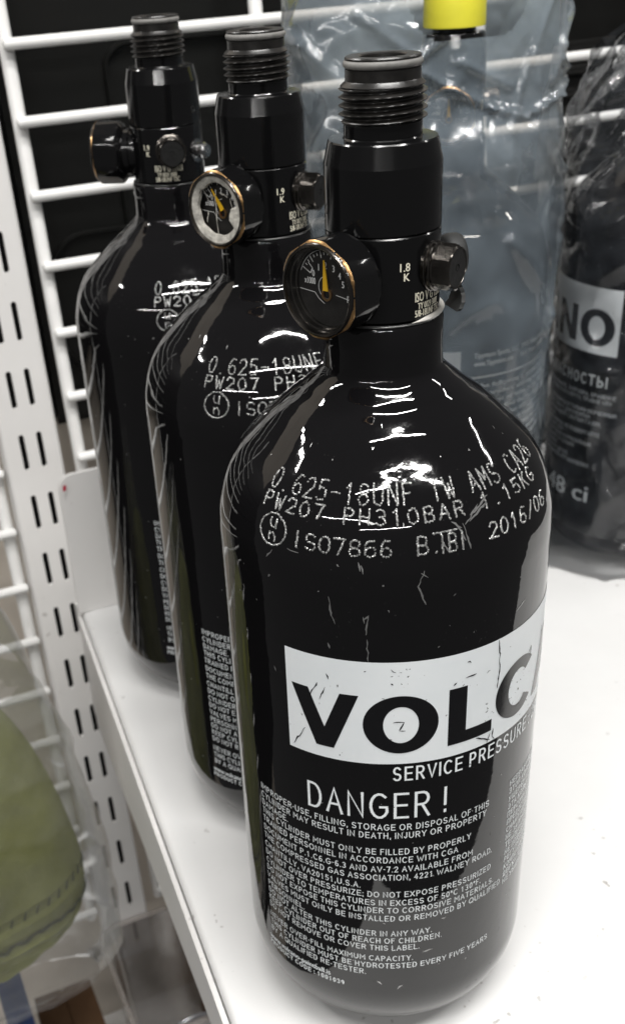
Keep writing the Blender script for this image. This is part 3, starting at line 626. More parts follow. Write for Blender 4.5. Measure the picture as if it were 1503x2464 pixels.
ME['crazed'] = crazed()
def shards():
    mb = MB(); D = dialmat(0.425); r = random.Random(5)
    for p, q in (((-0.02, 0.09), (-0.015, -0.16)), ((-0.09, -0.02), (-0.11, -0.09)), ((0.11, 0.08), (0.15, -0.10)), ((0.02, 0.11), (0.09, 0.085)), ((-0.12, 0.12), (-0.08, 0.05))):
        p, q = Vector(p), Vector(q); d = (q - p).normalized(); nn = Vector((-d.y, d.x)); m = 8; vs = []
        for i in range(m):
            c = p + (q - p) * i / (m - 1); w2 = 0.0035 + 0.003 * r.random(); o = r.gauss(0, 0.002)
            vs += [D @ Vector((*(c + nn * (o - w2)), 0)), D @ Vector((*(c + nn * (o + w2)), 0.004))]
        mb.add(vs, [(2 * i, 2 * i + 1, 2 * i + 3, 2 * i + 2) for i in range(m - 1)])
    return mb.mesh('lens_crack', M_CRACK)
ME['shards'] = shards()
# burst plug (axis +x)
ME['washer'] = MB().lathe([(0.08, 0.27), (0.128, 0.285), (0.130, 0.305), (0.124, 0.309), (0.126, 0.314), (0.126, 0.329), (0.118, 0.334), (0.08, 0.335)], 48, RX).mesh('washer', M_STEEL, 28)
ME['hex'] = hexprof(MB(), [(0.10, 0.333, 0), (0.116, 0.336, 0), (0.1235, 0.343, 0.107), (0.1235, 0.425, 0.107), (0.1175, 0.435, 0.107), (0.106, 0.441, 0), (0.099, 0.441, 0), (0.097, 0.437, 0)], 60, 6, RX).mesh('hex_head', M_STEEL, 24)
ME['hexface'] = MB().lathe([(0.0, 0.4375), (0.014, 0.4375), (0.014, 0.433), (0.02, 0.433), (0.02, 0.4385), (0.098, 0.4385)], 48, RX).mesh('plug_face', M_PLUG, 20)
# fill nipple (axis +x)
ME['nipple'] = MB().lathe([(0.07, 0.26), (0.092, 0.285), (0.092, 0.31), (0.07, 0.314), (0.055, 0.32), (0.055, 0.345), (0.068, 0.35), (0.068, 0.375), (0.056, 0.381), (0.05, 0.395), (0.05, 0.41), (0.02, 0.412), (0.0, 0.405)], 40, RX).mesh('fill_nipple', M_CHROME, 26)
ME['cover'] = hexprof(MB(), [(0.072, 0.342, 0), (0.10, 0.346, 0), (0.115, 0.36, 0), (0.121, 0.38, 0), (0.121, 0.425, 0), (0.112, 0.45, 0), (0.08, 0.462, 0), (0.0, 0.464, 0)], 48, 6, RX).mesh('nipple_cover', M_RUB, 50)
def strap():
    mb = MB(); r = random.Random(2); pts = []
    for i in range(13):
        t = i / 12; pts.append((0.40 + 0.05 * sin(t * 3), 0.02 * sin(t * 5), -0.11 - 0.17 * t))
    vs = []
    for i, (x, y, z) in enumerate(pts):
        wv = 0.05 + 0.03 * (i / 12) + (0.007 if i % 2 else 0)
        for dy, dx in ((-wv, -0.012), (wv, -0.012), (wv, 0.012), (-wv, 0.012)): vs.append((x + dx, y + dy, z))
    fs = [(4 * i + j, 4 * i + (j + 1) % 4, 4 * i + 4 + (j + 1) % 4, 4 * i + 4 + j) for i in range(12) for j in range(4)] + [(0, 1, 2, 3), (48, 49, 50, 51)]
    return mb.add(vs, fs).mesh('cover_strap', M_RUB, 40)
ME['strap'] = strap()
def marks(first):
    mb = MB(); r = 0.3068
    def put(s, a, z, cap, sq):
        v, f, x0, x1 = text2d(s); k = cap / CAP
        for b in (0, 0.0022):
            mb.add([((r + b * .1) * cos(rad(a) + ((x - x0) * k * sq + b) / r), (r + b * .1) * sin(rad(a) + ((x - x0) * k * sq + b) / r), z + y * k) for x, y in v], f)
    put(first, 63.4, 5.335, 0.042, 0.9); put('K', 67.3, 5.285, 0.04, 0.95)
    put('ISO V G 12021', 80.0, 5.165, 0.05, 0.55); put('TY 0029 3000', 83.5, 5.125, 0.033, 0.6); put('5/8-18UNF TSC', 80.0, 5.085, 0.036, 0.6)
    return mb.mesh('stamped_text', M_YELLOWINK, smooth=False)
ME['marks18'] = marks('1.8'); ME['marks19'] = marks('1.9')
ME['hole'] = MB().lathe([(0.026, 0.302), (0.026, 0.3085), (0.019, 0.3085), (0.015, 0.300), (0.0, 0.300)], 24, RX).mesh('vent_hole', M_ANODW, 20)

def bottle(name, label, loc, rl, re, rv, mark='marks18', scr=None, seed=1, gauge='good', hole=None, cover=False, label_set=True, gshift=0.0, gturn=0.0, group='black gas bottles on the shelf', hole_z=5.62):
    b = empty(name, (*loc, 0)); tag(b, label, 'gas bottle', group)
    body = link('cylinder_body', ME_BODY, b)
    if label_set:
        p = link('label_panel', ME_PANEL, b, rl); link('letters', ME_LETT, p)
        for n, m in PRINTS: link(n, m, b, rl)
        for m in ENG: link('engraved_line', m, b, re)
    if scr: ribbons(SCR + flecks(70, 5), 0.0042, 0.0016).build('scratch_marks', M_BARE, b, smooth=False)['kind'] = 'stuff'; ribbons(TIC, 0.0036, 0.0042).build('label_scuffs', M_INK, b, smooth=False)['kind'] = 'stuff'
    else: ribbons(flecks(45, seed), 0.004, 0.0016).build('scratch_marks', M_BARE, b, smooth=False)['kind'] = 'stuff'
    link('seal_ring', ME['seal'], b)
    if scr: link('torn_seal', ME['torn'], b)
    link('regulator_base', ME['lower'], b)
    up = link('regulator_bonnet', ME['upper'], b)
    if hole is not None: link('vent_hole', ME['hole'], up, hole, (0, 0, hole_z))
    t = link('thread', ME['thread'], b, rv); nk = link('thread_neck', ME['neck'], b); link('o_ring', ME['oring'], nk); link('valve_pin', ME['pin'], nk)
    gz = 5.285
    rg = rv + gturn
    gh = link('gauge', ME['housing'], b, rg, (gshift * cos(rad(rg)), gshift * sin(rad(rg)), gz))
    if gshift: link('gauge_stem', ME['stem'], gh)
    link('bezel_ring', ME['bezel'], gh); link('worn_edge', ME['worn'], gh)
    link('dial', ME['dial'], gh); link('dial_print', ME['dialprint'], gh); link('bourdon_spring', ME['spring'], gh)
    if gauge == 'broken': link('needle', ME['needle2'], gh); link('broken_lens', ME['crazed'], gh); link('lens_crack', ME['shards'], gh)
    else: link('needle', ME['needle'], gh); link('lens', ME['lens'], gh)
    link('stamped_text', ME[mark], b, rv)
    pl = link('burst_plug', ME['hex'], b, rv + 108, (0, 0, 5.325)); link('washer', ME['washer'], pl); link('plug_face', ME['hexface'], pl)
    ni = link('fill_nipple', ME['nipple'], b, rv + 159, (0, 0, 5.295))
    if cover: link('nipple_cover', ME['cover'], ni); link('cover_strap', ME['strap'], ni)
    return b

B2, B3, B4, B5 = (-0.8271, 1.9985), (-1.8484, 4.0168), (0.656, 5.581), (2.994, 6.783)
bottle('gas_bottle', 'scratched black gas bottle in front, VOLCANO label facing the camera, intact round gauge', (0, 0), 0, 0, -137, 'marks18', True, 1, 'good', -163, True, gshift=0.075, gturn=8)
bottle('gas_bottle', 'middle black gas bottle of the bare row, its round gauge glass cracked and whitish', B2, 14.6, 19.4, -131, 'marks19', None, 2, 'broken', gshift=0.06, gturn=7)
bottle('gas_bottle', 'rearmost black gas bottle of the bare row, gauge turned away to the left', B3, 34.3, 41.0, -183, 'marks19', None, 3, 'good', -28, gshift=0.16)
b4 = bottle('gas_bottle', 'black gas bottle with a yellow cap inside the wide milky plastic bag', B4, 0, 0, -97, 'marks18', None, 4, 'good', None, False, False)
bottle('gas_bottle', 'black gas bottle inside the crumpled clear bag at right, label ending NO', B5, -171.5, -150, -150, 'marks18', None, 5, 'good')
# yellow cap and print of the bagged bottle
MB().lathe([(0.0, 6.47), (0.24, 6.47), (0.272, 6.455), (0.283, 6.42), (0.288, 6.02), (0.286, 5.995), (0.265, 5.99), (0.262, 6.06), (0.25, 6.30)], 64).build('dust_cap', M_YCAP, b4, sharp=30)
def tip_print():
    a = MB(); wrapgrid(a, lambda u, v: (-106 + 22 * u, 3.0 + 0.22 * v), 14, 3, 1.002); wrapgrid(a, lambda u, v: (-79 + 110 * u, 2.935 + 0.018 * v), 60, 1, 1.002)
    t = MB(); wrap_text(t, "Tippmann Sports, LLC", -76.4, 3.145, 0.05, width=0.52, bold=0.004); wrap_text(t, "www.Tippmann.com", -76.4, 3.06, 0.05, width=0.45, bold=0.004)
    wrap_text(t, "2955 Adams Center Rd", -44.0, 3.145, 0.05, width=0.6, bold=0.004); wrap_text(t, "Fort Wayne, IN 46803", -44.0, 3.06, 0.05, width=0.55, bold=0.004)
    L = ["The following is prohibited with", "this product: altering or removing", "the label or valve in any way and", "filling beyond the rated pressure", "of the cylinder; filling must only be", "done by properly trained personnel", "and the cylinder must be retested", "every five years by a qualified tester", "keep away from heat and flames"]
    for i, s in enumerate(L): wrap_text(t, s, -75.0 - 0.2 * i, 2.83 - 0.085 * i, 0.045, width=1.25 + 0.02 * (i % 3), bold=0.004)
    a.build('label_stripe', M_PRINT, b4, smooth=False); t.build('label_text', M_PRINT, b4, smooth=False)
tip_print()

# ------------------------------------------------------------------ shelf
sh = empty('shelf', (0, 0, 0), flatframe(0, 0, 0)); tag(sh, 'white enamelled metal shelf board that the gas bottles stand on', 'shelf')
BL, FL = (-0.80, 6.05), (-1.545, -2.3)
def shelf_sheet():
    mb = MB(); n = 24; vs = []; rr = 0.07
    pro = []                                    # left rounded edge: flange bottom .. round .. top
    for t in (0.0, 0.25, 0.5, 0.75, 1.0):
        a = pi * (1 - t / 2); pro.append((rr + rr * cos(a), -rr + rr * sin(a)))
    pro = [(0.0, -0.42), (0.0, -0.2)] + pro + [(0.12, 0.004), (0.19, 0.006), (0.24, 0.0)]
    cols = pro
    for i in range(n + 1):
        t = i / n; n_ = BL[1] + (FL[1] - BL[1]) * t; u0 = BL[0] + (FL[0] - BL[0]) * t
        for du, z in cols: vs.append((u0 + du, n_, z - 0.0))
        vs.append((12.0, n_, 0.0)); vs.append((12.0, n_, -0.42))
    m = len(cols) + 2
    fs = [(i * m + j, i * m + j + 1, (i + 1) * m + j + 1, (i + 1) * m + j) for i in range(n) for j in range(m - 1)]
    return mb.add(vs, fs)
shelf_sheet().build('shelf_top', M_SHELF, sh, sharp=40)
def upstand():
    mb = MB(); H = 1.745; u0 = -0.83; c = 0.16
    out = [(u0, 0.02), (u0 + 0.02, H - c)] + [(u0 + 0.02 + c - c * cos(t), H - c + c * sin(t)) for t in [pi / 2 * k / 6 for k in range(1, 7)]] + [(12.0, H), (12.0, 0.02)]
    k = len(out); F = [(u, 6.0 + 0.09 * z / H, z) for u, z in out]; B = [(u, 6.06 + 0.09 * z / H, z) for u, z in out]
    return mb.add(F + B, [tuple(range(k)), tuple(range(2 * k - 1, k - 1, -1))] + [(i, (i + 1) % k, k + (i + 1) % k, k + i) for i in range(k)])
upstand().build('back_upstand', M_POST, sh, smooth=False, bev=0.012)
MB().add([(x, y, z) for x, z in ((-0.79, 1.60), (-0.75, 1.61), (-0.745, 1.68), (-0.785, 1.665)) for y in (6.05,)], [(0, 1, 2, 3)]).build('paint_speck', M_RED, sh, smooth=False, loc=(0, 0, 0)).location = HH * 0 + Vector((0, -0.0006, 0))
fl = [(FL[0] + 0.3, FL[1]), (12.0, FL[1])]
MB().box((FL[0], FL[1] - 0.03, -0.62), (12.0, FL[1], -0.005)).build('front_flange', M_SHELF, sh, smooth=False, bev=0.01)
def bracket():
    mb = MB(); P = []
    pro = [(7.16, -0.50), (7.0, -0.43), (6.75, -0.36), (6.4, -0.14), (6.05, -0.07), (2.0, -0.09), (-1.4, -0.09), (-1.4, -0.45), (2.0, -0.95), (5.2, -1.5), (6.5, -1.95), (7.0, -2.1), (7.06, -2.1), (7.06, -1.6), (7.0, -1.2), (7.06, -0.9)]
    for q in (0.0, 0.045):
        for n_, z in pro:
            e = BL[0] + (FL[0] - BL[0]) * (BL[1] - n_) / (BL[1] - FL[1]) - 0.06
            u = e if n_ < 6.05 else e + (-0.70 - e) * min(1, (n_ - 6.05) / 0.9)
            P.append((u + q, n_, z))
    k = len(pro)
    return mb.add(P, [tuple(range(k)), tuple(range(2 * k - 1, k - 1, -1))] + [(i, (i + 1) % k, k + (i + 1) % k, k + i) for i in range(k)])
bracket().build('shelf_bracket', M_POST, sh, smooth=False)

# ------------------------------------------------------------------ slotted upright
W0U, W0N = -0.264, 7.227           # foot of the grid's left wire on the wall plane
def post(name, label, u):
    o = empty(name, mat=wallframe(u, 7.043, 0)); tag(o, label, 'shelf upright')
    mb = MB(); hw = 0.345; c = 0.1079; sw, shh = 0.0335, 0.225; PT = 0.7688
    z_ref = 2.6486 / cos(LEAN) - 0.225; ks = range(-11, 9)
    za, zb = z_ref - 11.5 * PT, z_ref + 8.5 * PT
    def f(x, z, d=0.0): return (x, d, z)
    def cell(cx, cz, x0, x1, z0, z1):
        out = []
        m = 5
        for i in range(m + 1): out.append((cx + sw * cos(pi * i / m), cz + shh - sw + sw * sin(pi * i / m)))
        for i in range(m + 1): out.append((cx - sw * cos(pi * i / m), cz - shh + sw - sw * sin(pi * i / m)))
        rect = [(x1, cz + shh - sw), (x1, z1), (cx + sw * .4, z1), (cx - sw * .4, z1), (x0, z1), (x0, cz + shh - sw), (x0, cz - shh + sw), (x0, z0), (cx - sw * .4, z0), (cx + sw * .4, z0), (x1, z0), (x1, cz - shh + sw)]
        n = len(out); vs = [f(*p) for p in rect] + [f(*p) for p in out] + [f(p[0], p[1], 0.05) for p in out]
        mb.add(vs, [(i, (i + 1) % n, n + (i + 1) % n, n + i) for i in range(n)] + [(n + i, n + (i + 1) % n, 2 * n + (i + 1) % n, 2 * n + i) for i in range(n)])
    for k in ks:
        cz = z_ref + k * PT; z0, z1 = cz - PT / 2, cz + PT / 2
        cell(-c, cz, -hw + 0.05, 0, z0, z1); cell(c, cz, 0, hw - 0.05, z0, z1)
    # folded sides
    arcp = [(hw - 0.05 + 0.05 * sin(t), 0.05 - 0.05 * cos(t)) for t in [pi / 2 * i / 5 for i in range(6)]] + [(hw, 0.42)]
    for s in (-1, 1):
        vs = [(s * x, y, z) for z in (za, zb) for x, y in arcp]; k = len(arcp)
        mb.add(vs, [(i, i + 1, k + i + 1, k + i) for i in range(k - 1)])
    mb.build('post_channel', M_POST, o, sharp=50)
    MB().box((-hw + 0.03, 0.30, za), (hw - 0.03, 0.36, zb)).build('slot_shade_backing', simple('slot_shade_black', (0.02, 0.02, 0.021), 0.6), o, smooth=False)  # black backing stands in for the shade inside the slots
    return o
post('slotted_upright', 'white slotted metal upright with two columns of slots beside the shelf', -0.739 - 0.1079)

# ------------------------------------------------------------------ wire grids
def wire_grid(name, label, u0, u1, vlist, i0, i1, left_end=0.0, right_end=0.0):
    o = empty(name, mat=wallframe(W0U, W0N, 0)); tag(o, label, 'wire grid')
    for i in range(i0, i1):
        v = 6.0044 / cos(LEAN) * cos(LEAN) - i * 0.7688
        MB().tube([(u0 + left_end, 0, v), ((u0 + u1) / 2, 0, v), (u1 + right_end, 0, v)], 0.061, 14).build('cross_wire', M_WIRE, o, sharp=60)
    for u in vlist:
        MB().tube([(u, 0.135, 6.0044 + 1.6), (u, 0.135, 0), (u, 0.135, 6.0044 - 0.7688 * (i1 - 1) - 0.2)], 0.082, 14).build('upright_wire', M_WIRE, o, sharp=60)
    return o
wire_grid('wire_grid', 'white wire grid panel hung behind the row of gas bottles', 0.0, 11.9, (0.03, 2.96, 5.95, 8.9, 11.8), -1, 16)
wire_grid('wire_grid', 'white wire grid panel left of the slotted upright, mostly out of frame', -6.0, -0.98, (-1.04, -4.0), -1, 16)

# ------------------------------------------------------------------ back wall and the black case behind the grid
bw = MB().box((-14, 1.9, -16), (16, 2.3, 16)).build('back_wall', M_WALL, None, smooth=False); bw.matrix_world = wallframe(W0U, W0N, 0); bw['kind'] = 'structure'
case = empty('dark_reflection_block', mat=wallframe(W0U, W0N, 0)); tag(case, 'black plastic equipment case standing behind the wire grid', 'case')
MB().box((-0.12, 0.75, 1.62), (13.0, 1.7, 9.5)).build('unseen_block_high', M_CASE, case, smooth=True, bev=0.10)
unseen_block = empty('dark_reflection_block', mat=wallframe(W0U, W0N, 0)); tag(unseen_block, 'black block out of view behind the left wire grid, added to darken bottle reflections', 'case')  # out of view, added to darken reflections along the bottles' left edges
MB().box((-14.0, 0.75, 2.3), (-1.25, 1.7, 9.5)).build('unseen_block_high', M_CASE, unseen_block, smooth=True, bev=0.10)
MB().box((-14.0, 0.78, -9.0), (-5.0, 1.68, 2.25)).build('unseen_block_low', M_CASE, unseen_block, smooth=True, bev=0.10)  # added lower part, darkens the band reflected in the bottle walls
for z in (3.2, 4.6, 6.0): MB().tube([(-13.6, 0.72, z), (-5, 0.72, z), (-1.6, 0.72, z)], 0.07, 10).build('side_rib', M_CASE, unseen_block)
def rrect(u0, u1, z0, z1, r, n=7):
    P = []
    for cx, cz, a in ((u1 - r, z1 - r, 0), (u0 + r, z1 - r, 90), (u0 + r, z0 + r, 180), (u1 - r, z0 + r, 270)):
        P += [(cx + r * cos(rad(a + 90 * i / n)), cz + r * sin(rad(a + 90 * i / n))) for i in range(n + 1)]
    return P
def ridge(u0, u1, z0, z1, r, wv=0.055, d=0.72):
    P = rrect(u0, u1, z0, z1, r); mb = MB(); vs = []; k = len(P); cx, cz = (u0 + u1) / 2, (z0 + z1) / 2
    for x, z in P:
        sx = 1 - wv / ((u1 - u0) / 2); sz = 1 - wv / ((z1 - z0) / 2)
        for t, y in ((0, d + 0.04), (0.3, d - 0.05), (0.7, d - 0.05), (1, d + 0.04)):
            vs.append((cx + (x - cx) * (1 + (sx - 1) * t), y, cz + (z - cz) * (1 + (sz - 1) * t)))
    return mb.add(vs, [(4 * i + j, 4 * i + j + 1, 4 * ((i + 1) % k) + j + 1, 4 * ((i + 1) % k) + j) for i in range(k) for j in range(3)])
ridge(1.22, 4.9, 3.0, 5.95, 0.28).build('lid_rib', M_CASE, case)
ridge(0.18, 1.9, 2.2, 3.95, 0.5).build('lid_rib', M_CASE, case)
for z in (5.35, 5.05, 4.78, 3.9, 3.6): MB().tube([(6.2, 0.72, z), (9.0, 0.72, z), (12.5, 0.72, z)], 0.07, 10).build('side_rib', M_CASE, case)

# ------------------------------------------------------------------ plastic bags
def smooth_interp(tab, z):
    if z <= tab[0][0]: return tab[0][1]
    for (z0, a), (z1, b) in zip(tab, tab[1:]):
        if z <= z1:
            t = (z - z0) / (z1 - z0); t = t * t * (3 - 2 * t); return a + (b - a) * t
    return tab[-1][1]
def bag(name, label, cat, mat, center, yaw, z0, z1, left, right, bulge, amp, seed, nz=150, nt=150, slope=0.0, top_amp=1.0, creases=(), notch=None, back=None, fold=0.5, ex=0.85):
    o = empty(name, (*center, 0) if len(center) == 2 else center); o.rotation_euler.z = yaw; tag(o, label, cat)
    vs = []; off = Vector((seed * 7.3, seed * 3.1, seed * 5.7))
    for i in range(nz + 1):
        t = i / nz; z = z0 + (z1 - z0) * t
        l, r, b = smooth_interp(left, z), smooth_interp(right, z), smooth_interp(bulge, z)
        c, wv = (l + r) / 2, (r - l) / 2
        for k in range(nt):
            a = 2 * pi * k / nt; ca, sa = cos(a), sin(a)
            x = c + wv * ca; y = b * math.copysign(abs(sa) ** ex, sa)
            p = Vector((x, y, z)); q = p * 1.0 + off
            n1 = noise.noise(Vector((q.x * 0.9, q.y * 0.9, q.z * 0.7)))
            rg = 1 - abs(noise.noise(Vector((q.x * 1.6 + 0.6 * n1, q.y * 1.6, q.z * 1.1)))) * 2
            r2 = 1 - abs(noise.noise(Vector((q.x * 3.4, q.y * 3.4 + n1, q.z * 2.6)))) * 2
            am = amp * (1 + (top_amp - 1) * min(1, max(0, (z - 4.4) / 1.0)))
            d = am * (0.55 * n1 + fold * max(0, rg) ** 3 + 0.35 * fold * max(0, r2) ** 3)
            if sa < 0:
                for c0, c1, ww, hh_ in creases:
                    ex_, ez_ = c1[0] - c0[0], c1[1] - c0[1]; tt = min(1, max(0, ((x - c0[0]) * ex_ + (z - c0[1]) * ez_) / (ex_ * ex_ + ez_ * ez_)))
                    dd = math.hypot(x - c0[0] - ex_ * tt, z - c0[1] - ez_ * tt)
                    if dd < ww * 3: d += hh_ * math.exp(-(dd / ww) ** 2)
            nrm = Vector((ca * 0.35 * b / max(wv, 0.1), sa, 0)); nrm = nrm.normalized() if nrm.length > 1e-6 else nrm
            p += nrm * (d + am * 0.35)
            zz = z + slope * x * t ** 3 + 0.03 * amp * noise.noise(q * 2)
            vs.append((p.x, p.y, zz))
    fs = [(i * nt + k, i * nt + (k + 1) % nt, (i + 1) * nt + (k + 1) % nt, (i + 1) * nt + k) for i in range(nz) for k in range(nt)]
    if notch:           # torn mouth of the bag, the cap stands out of it
        fs = [f for f in fs if not (vs[f[0]][1] < 0 and vs[f[0]][2] > notch + 0.5 * abs((vs[f[0]][0] + 0.02) / 0.62) ** 5)]
    fo = MB().add(vs, fs).build('film', mat, o, sharp=75)
    if back:            # rear sheet gets a stronger veil, its extra brightness put into the colour
        fo.data.materials.append(back)
        fo.data.polygons.foreach_set('material_index', [1 if p.center.y > 0.05 * U else 0 for p in fo.data.polygons])
    return o
def px_line(pts, ww=0.04, h=0.06):
    q = [((px - 1090) / 215, 5.94 - (py - 78) / 286) for px, py in pts]; return [(a, b, ww, h) for a, b in zip(q, q[1:])]
CR1 = (px_line([(690, -20), (770, 70), (860, 190)], 0.05, 0.07) + px_line([(940, 110), (1050, 195), (1130, 245), (1200, 272), (1290, 238), (1325, 195), (1290, 150)], 0.028, 0.06)
     + px_line([(1275, -30), (1215, 130), (1168, 300)], 0.035, 0.05) + px_line([(1335, -20), (1290, 120), (1270, 200)], 0.04, 0.05) + px_line([(870, 10), (985, 118), (1040, 70)], 0.03, 0.05)
     + px_line([(1060, 130), (1170, 200)], 0.03, 0.04) + px_line([(700, 240), (760, 330)], 0.05, 0.05) + px_line([(1215, 300), (1290, 420), (1300, 560)], 0.05, 0.05) + px_line([(1150, 560), (1230, 690)], 0.05, 0.05)
     + px_line([(1290, 600), (1270, 800), (1250, 1000)], 0.05, 0.05))
bag('plastic_bag', 'wide milky plastic bag round the yellow-capped bottle', 'plastic bag', M_BAG, B4, rad(14), 0.04, 7.4,
    [(0, -1.14), (2.5, -1.22), (4.2, -1.42), (5.8, -1.56), (7.4, -1.62)], [(0, 1.02), (2.4, 1.02), (3.6, 1.02), (4.7, 1.02), (5.8, 1.04), (7.4, 1.05)],
    [(0, 1.09), (4.0, 1.11), (4.8, 0.88), (5.5, 0.58), (6.4, 0.42), (7.4, 0.22)], 0.06, 1, nz=240, nt=260, top_amp=1.3, creases=CR1, notch=5.90, back=M_BAGB)
bag('plastic_bag', 'crumpled clear plastic bag at the right edge round a bottle', 'plastic bag', M_BAG2, B5, rad(8), 0.03, 6.1,
    [(0, -1.18), (1.0, -1.10), (3.6, -1.10), (4.3, -1.14), (4.75, -0.98), (5.3, -1.0), (6.1, -0.90)], [(0, 1.2), (3.8, 1.15), (5.0, 1.0), (6.1, 0.95)],
    [(0, 1.08), (3.7, 1.06), (4.5, 0.82), (5.2, 0.58), (6.1, 0.30)], 0.10, 3, slope=0.55, fold=1.0)

# ------------------------------------------------------------------ bagged olive pad at lower left
pad = empty('padded_pouch', mat=flatframe(-2.60, 4.4, -3.42) @ Matrix.Rotation(rad(-9), 4, 'Y')); tag(pad, 'olive green padded fabric pouch in clear plastic, cut by the left edge', 'pouch')
def pad_w(t): return 1.22 * (max(0, 1 - abs((t - 0.40) / 0.62) ** 2.6)) ** 0.5 if t > 0.40 else 1.22 * (max(0.02, 1 - abs((t - 0.40) / 0.42) ** 3.0)) ** 0.5
def pad_pt(a, t, out=0.0):
    wv = pad_w(t); x = cos(a) * wv; q = Vector((x, sin(a), 4.3 * t))
    fold = sin(x * 6.0 + 2.2 * t + 1.2 * noise.noise(q * 0.8)) * min(1, max(0, (t - 0.27) / 0.12)); low = max(0, 1 - t / 0.22)
    d = 0.5 * wv * (1 + 0.11 * fold) + 0.06 * noise.noise(q * 1.5) + low * (0.10 * noise.noise(q * 3.1) + 0.05 * sin(t * 110 + 3 * x))
    if abs(t - 0.245) < 0.018: d -= 0.03
    if abs(t - 0.145) < 0.02: d -= 0.05
    return (x, (d + out) * sin(a), 4.3 * t + low * 0.05 * sin(x * 5))
def pad_body():
    nz, nt = 110, 120; vs = [pad_pt(2 * pi * k / nt, i / nz) for i in range(nz + 1) for k in range(nt)]
    fs = [(i * nt + k, i * nt + (k + 1) % nt, (i + 1) * nt + (k + 1) % nt, (i + 1) * nt + k) for i in range(nz) for k in range(nt)]
    return MB().add(vs, fs + [tuple(range(nt)), tuple(range(nz * nt, nz * nt + nt))])
pad_body().build('pad_shell', M_OLIVE, pad, sharp=70)
MB().tube([pad_pt(pi + pi * i / 50, 0.145 + 0.008 * sin(i * 1.7), 0.012) for i in range(51)], 0.022, 8).build('binding_seam', M_OLIVED, pad)
for i in range(18):
    a = pi + pi * (0.2 + 0.75 * i / 17)
    MB().tube([pad_pt(a - 0.01, 0.238, 0.01), pad_pt(a + 0.01, 0.25, 0.02), pad_pt(a + 0.03, 0.264, 0.012)], 0.013, 6).build('stitch', M_OLIVED, pad)
bag('pouch_bag', 'clear plastic bag wrapped round the olive pouch', 'plastic bag', M_BAG3, tuple(un(-2.62, 4.4, 0)), PSI, -4.1, 1.9,
    [(-4.1, -1.1), (-3.3, -1.45), (0, -1.35), (1.9, -0.9)], [(-4.1, 0.95), (-3.4, 1.30), (-2.0, 1.30), (-0.5, 1.12), (0.6, 0.86), (1.9, 0.5)],
    [(-4.1, 0.35), (-3.4, 0.72), (-1.5, 0.78), (0, 0.5), (1.9, 0.15)], 0.05, 6, fold=0.6, ex=0.7)

# ------------------------------------------------------------------ goods on the shelf below
ls = MB().box((-6, -1.0, -8.35), (8, 7.0, -8.2)).build('lower_shelf', M_SHELF, None, smooth=False, bev=0.02); ls.matrix_world = flatframe(0, 0, 0)
tag(ls, 'white shelf board lower down, below the bottles', 'shelf')
def carton(name, label, cat, mat, u, n, z, a, b, c, yaw=0.0, tape=None):
    o = empty(name, mat=flatframe(u, n, z) @ Matrix.Rotation(yaw, 4, 'Z')); tag(o, label, cat)
    MB().box((-a, -b, 0), (a, b, c)).build('carton_body', mat, o, smooth=False, bev=0.02)
    MB().box((-a * 0.99, -b, c + 0.004), (-0.01, b, c + 0.03)).build('top_flap', mat, o, smooth=False)
    MB().box((0.01, -b, c + 0.004), (a * 0.99, b, c + 0.03)).build('top_flap', mat, o, smooth=False)
    return o
carton('cardboard_box', 'brown cardboard box low down under the olive pouch', 'box', M_CARD, -2.02, 5.4, -8.19, 0.42, 0.7, 1.95, 0.0)
carton('blue_box', 'narrow dark blue box beside the brown cardboard box', 'box', M_BLUE, -2.72, 5.2, -8.19, 0.17, 0.6, 3.1, 0.0)
sack = empty('black_pouch', mat=flatframe(-3.5, 5.3, -8.19)); tag(sack, 'crumpled black cloth pouch in the bottom left corner', 'pouch')
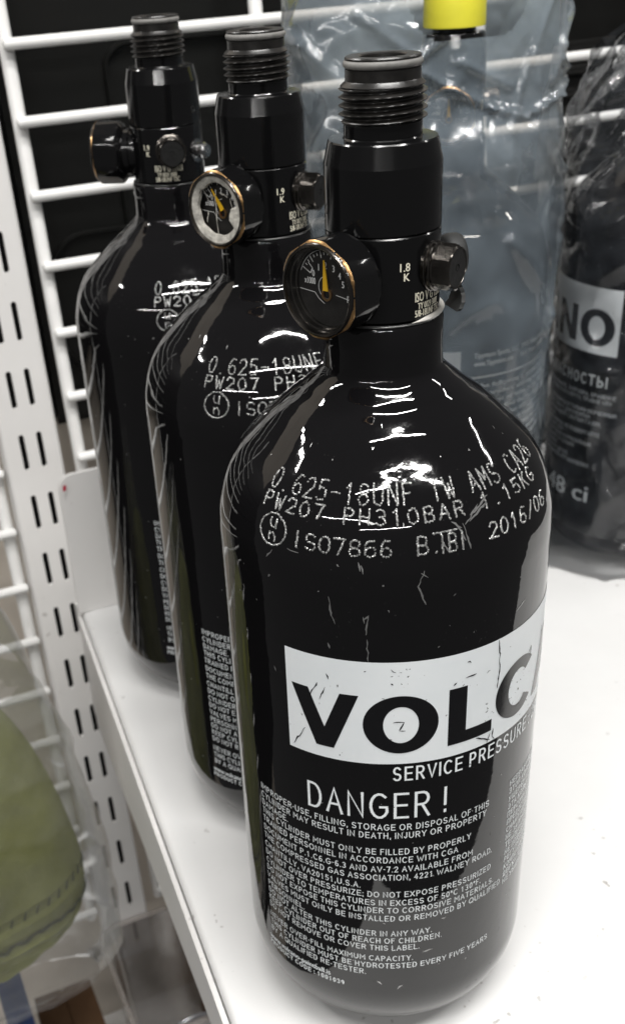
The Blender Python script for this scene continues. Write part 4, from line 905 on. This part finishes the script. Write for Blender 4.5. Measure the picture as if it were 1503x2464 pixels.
def lump(w1, d1, h1, seed, amp):
    mb = MB(); nz, nt = 30, 40; vs = []
    for i in range(nz + 1):
        t = i / nz; k2 = max(0.02, 1 - (2 * t - 1) ** 6) ** 0.5
        for k in range(nt):
            a = 2 * pi * k / nt; q = Vector((cos(a), sin(a), 2 * t + seed)); m = 1 + amp * noise.noise(q * 1.7)
            vs.append((w1 * k2 * m * cos(a), d1 * k2 * m * sin(a), h1 * t))
    return mb.add(vs, [(i * nt + k, i * nt + (k + 1) % nt, (i + 1) * nt + (k + 1) % nt, (i + 1) * nt + k) for i in range(nz) for k in range(nt)] + [tuple(range(nt)), tuple(range(nz * nt, nz * nt + nt))])
lump(0.55, 0.4, 3.0, 1, 0.25).build('pouch_body', M_DARKC, sack, sharp=70)
MB().tube([(-0.2, -0.1, 2.95), (0, -0.25, 3.15), (0.25, -0.1, 2.95)], 0.04, 8).build('pull_cord', M_DARKC, sack)
tub = empty('clear_tub', mat=flatframe(-0.35, 5.3, -8.19)); tag(tub, 'clear plastic tub standing on the lower shelf in front of the upright', 'tub')
def tub_walls():
    mb = MB(); P0 = rrect(-0.80, 1.05, -0.9, 0.9, 0.25); P1 = rrect(-0.95, 1.2, -1.05, 1.05, 0.28); k = len(P0); vs = []
    for P, z in ((P0, 0.02), (P1, 2.55)): vs += [(x, y, z) for x, y in P]
    return mb.add(vs, [(i, (i + 1) % k, k + (i + 1) % k, k + i) for i in range(k)] + [tuple(range(k))])
tub_walls().build('tub_wall', M_TUB, tub, sharp=60)
P1 = rrect(-0.96, 1.21, -1.06, 1.06, 0.28); MB().tube([(x, y, 2.56) for x, y in P1 + P1[:1]], 0.035, 8, rnd=False).build('tub_rim', M_TUB, tub)
carton('card_pack', 'tan card pack standing inside the clear tub', 'box', M_CARD, 0.28, 5.6, -8.15, 0.3, 0.25, 2.3, 0.1)
pk = empty('silver_packet', mat=flatframe(-0.42, 4.75, -8.15)); tag(pk, 'crinkled silver wrapped packet low in the clear tub', 'packet')
lump(0.36, 0.28, 1.9, 4, 0.3).build('packet_body', M_SILVER, pk, sharp=70)
MB().tube([(-0.3, 0, 1.93), (0, 0.03, 1.96), (0.3, 0, 1.93)], 0.03, 8).build('packet_seal', M_SILVER, pk)
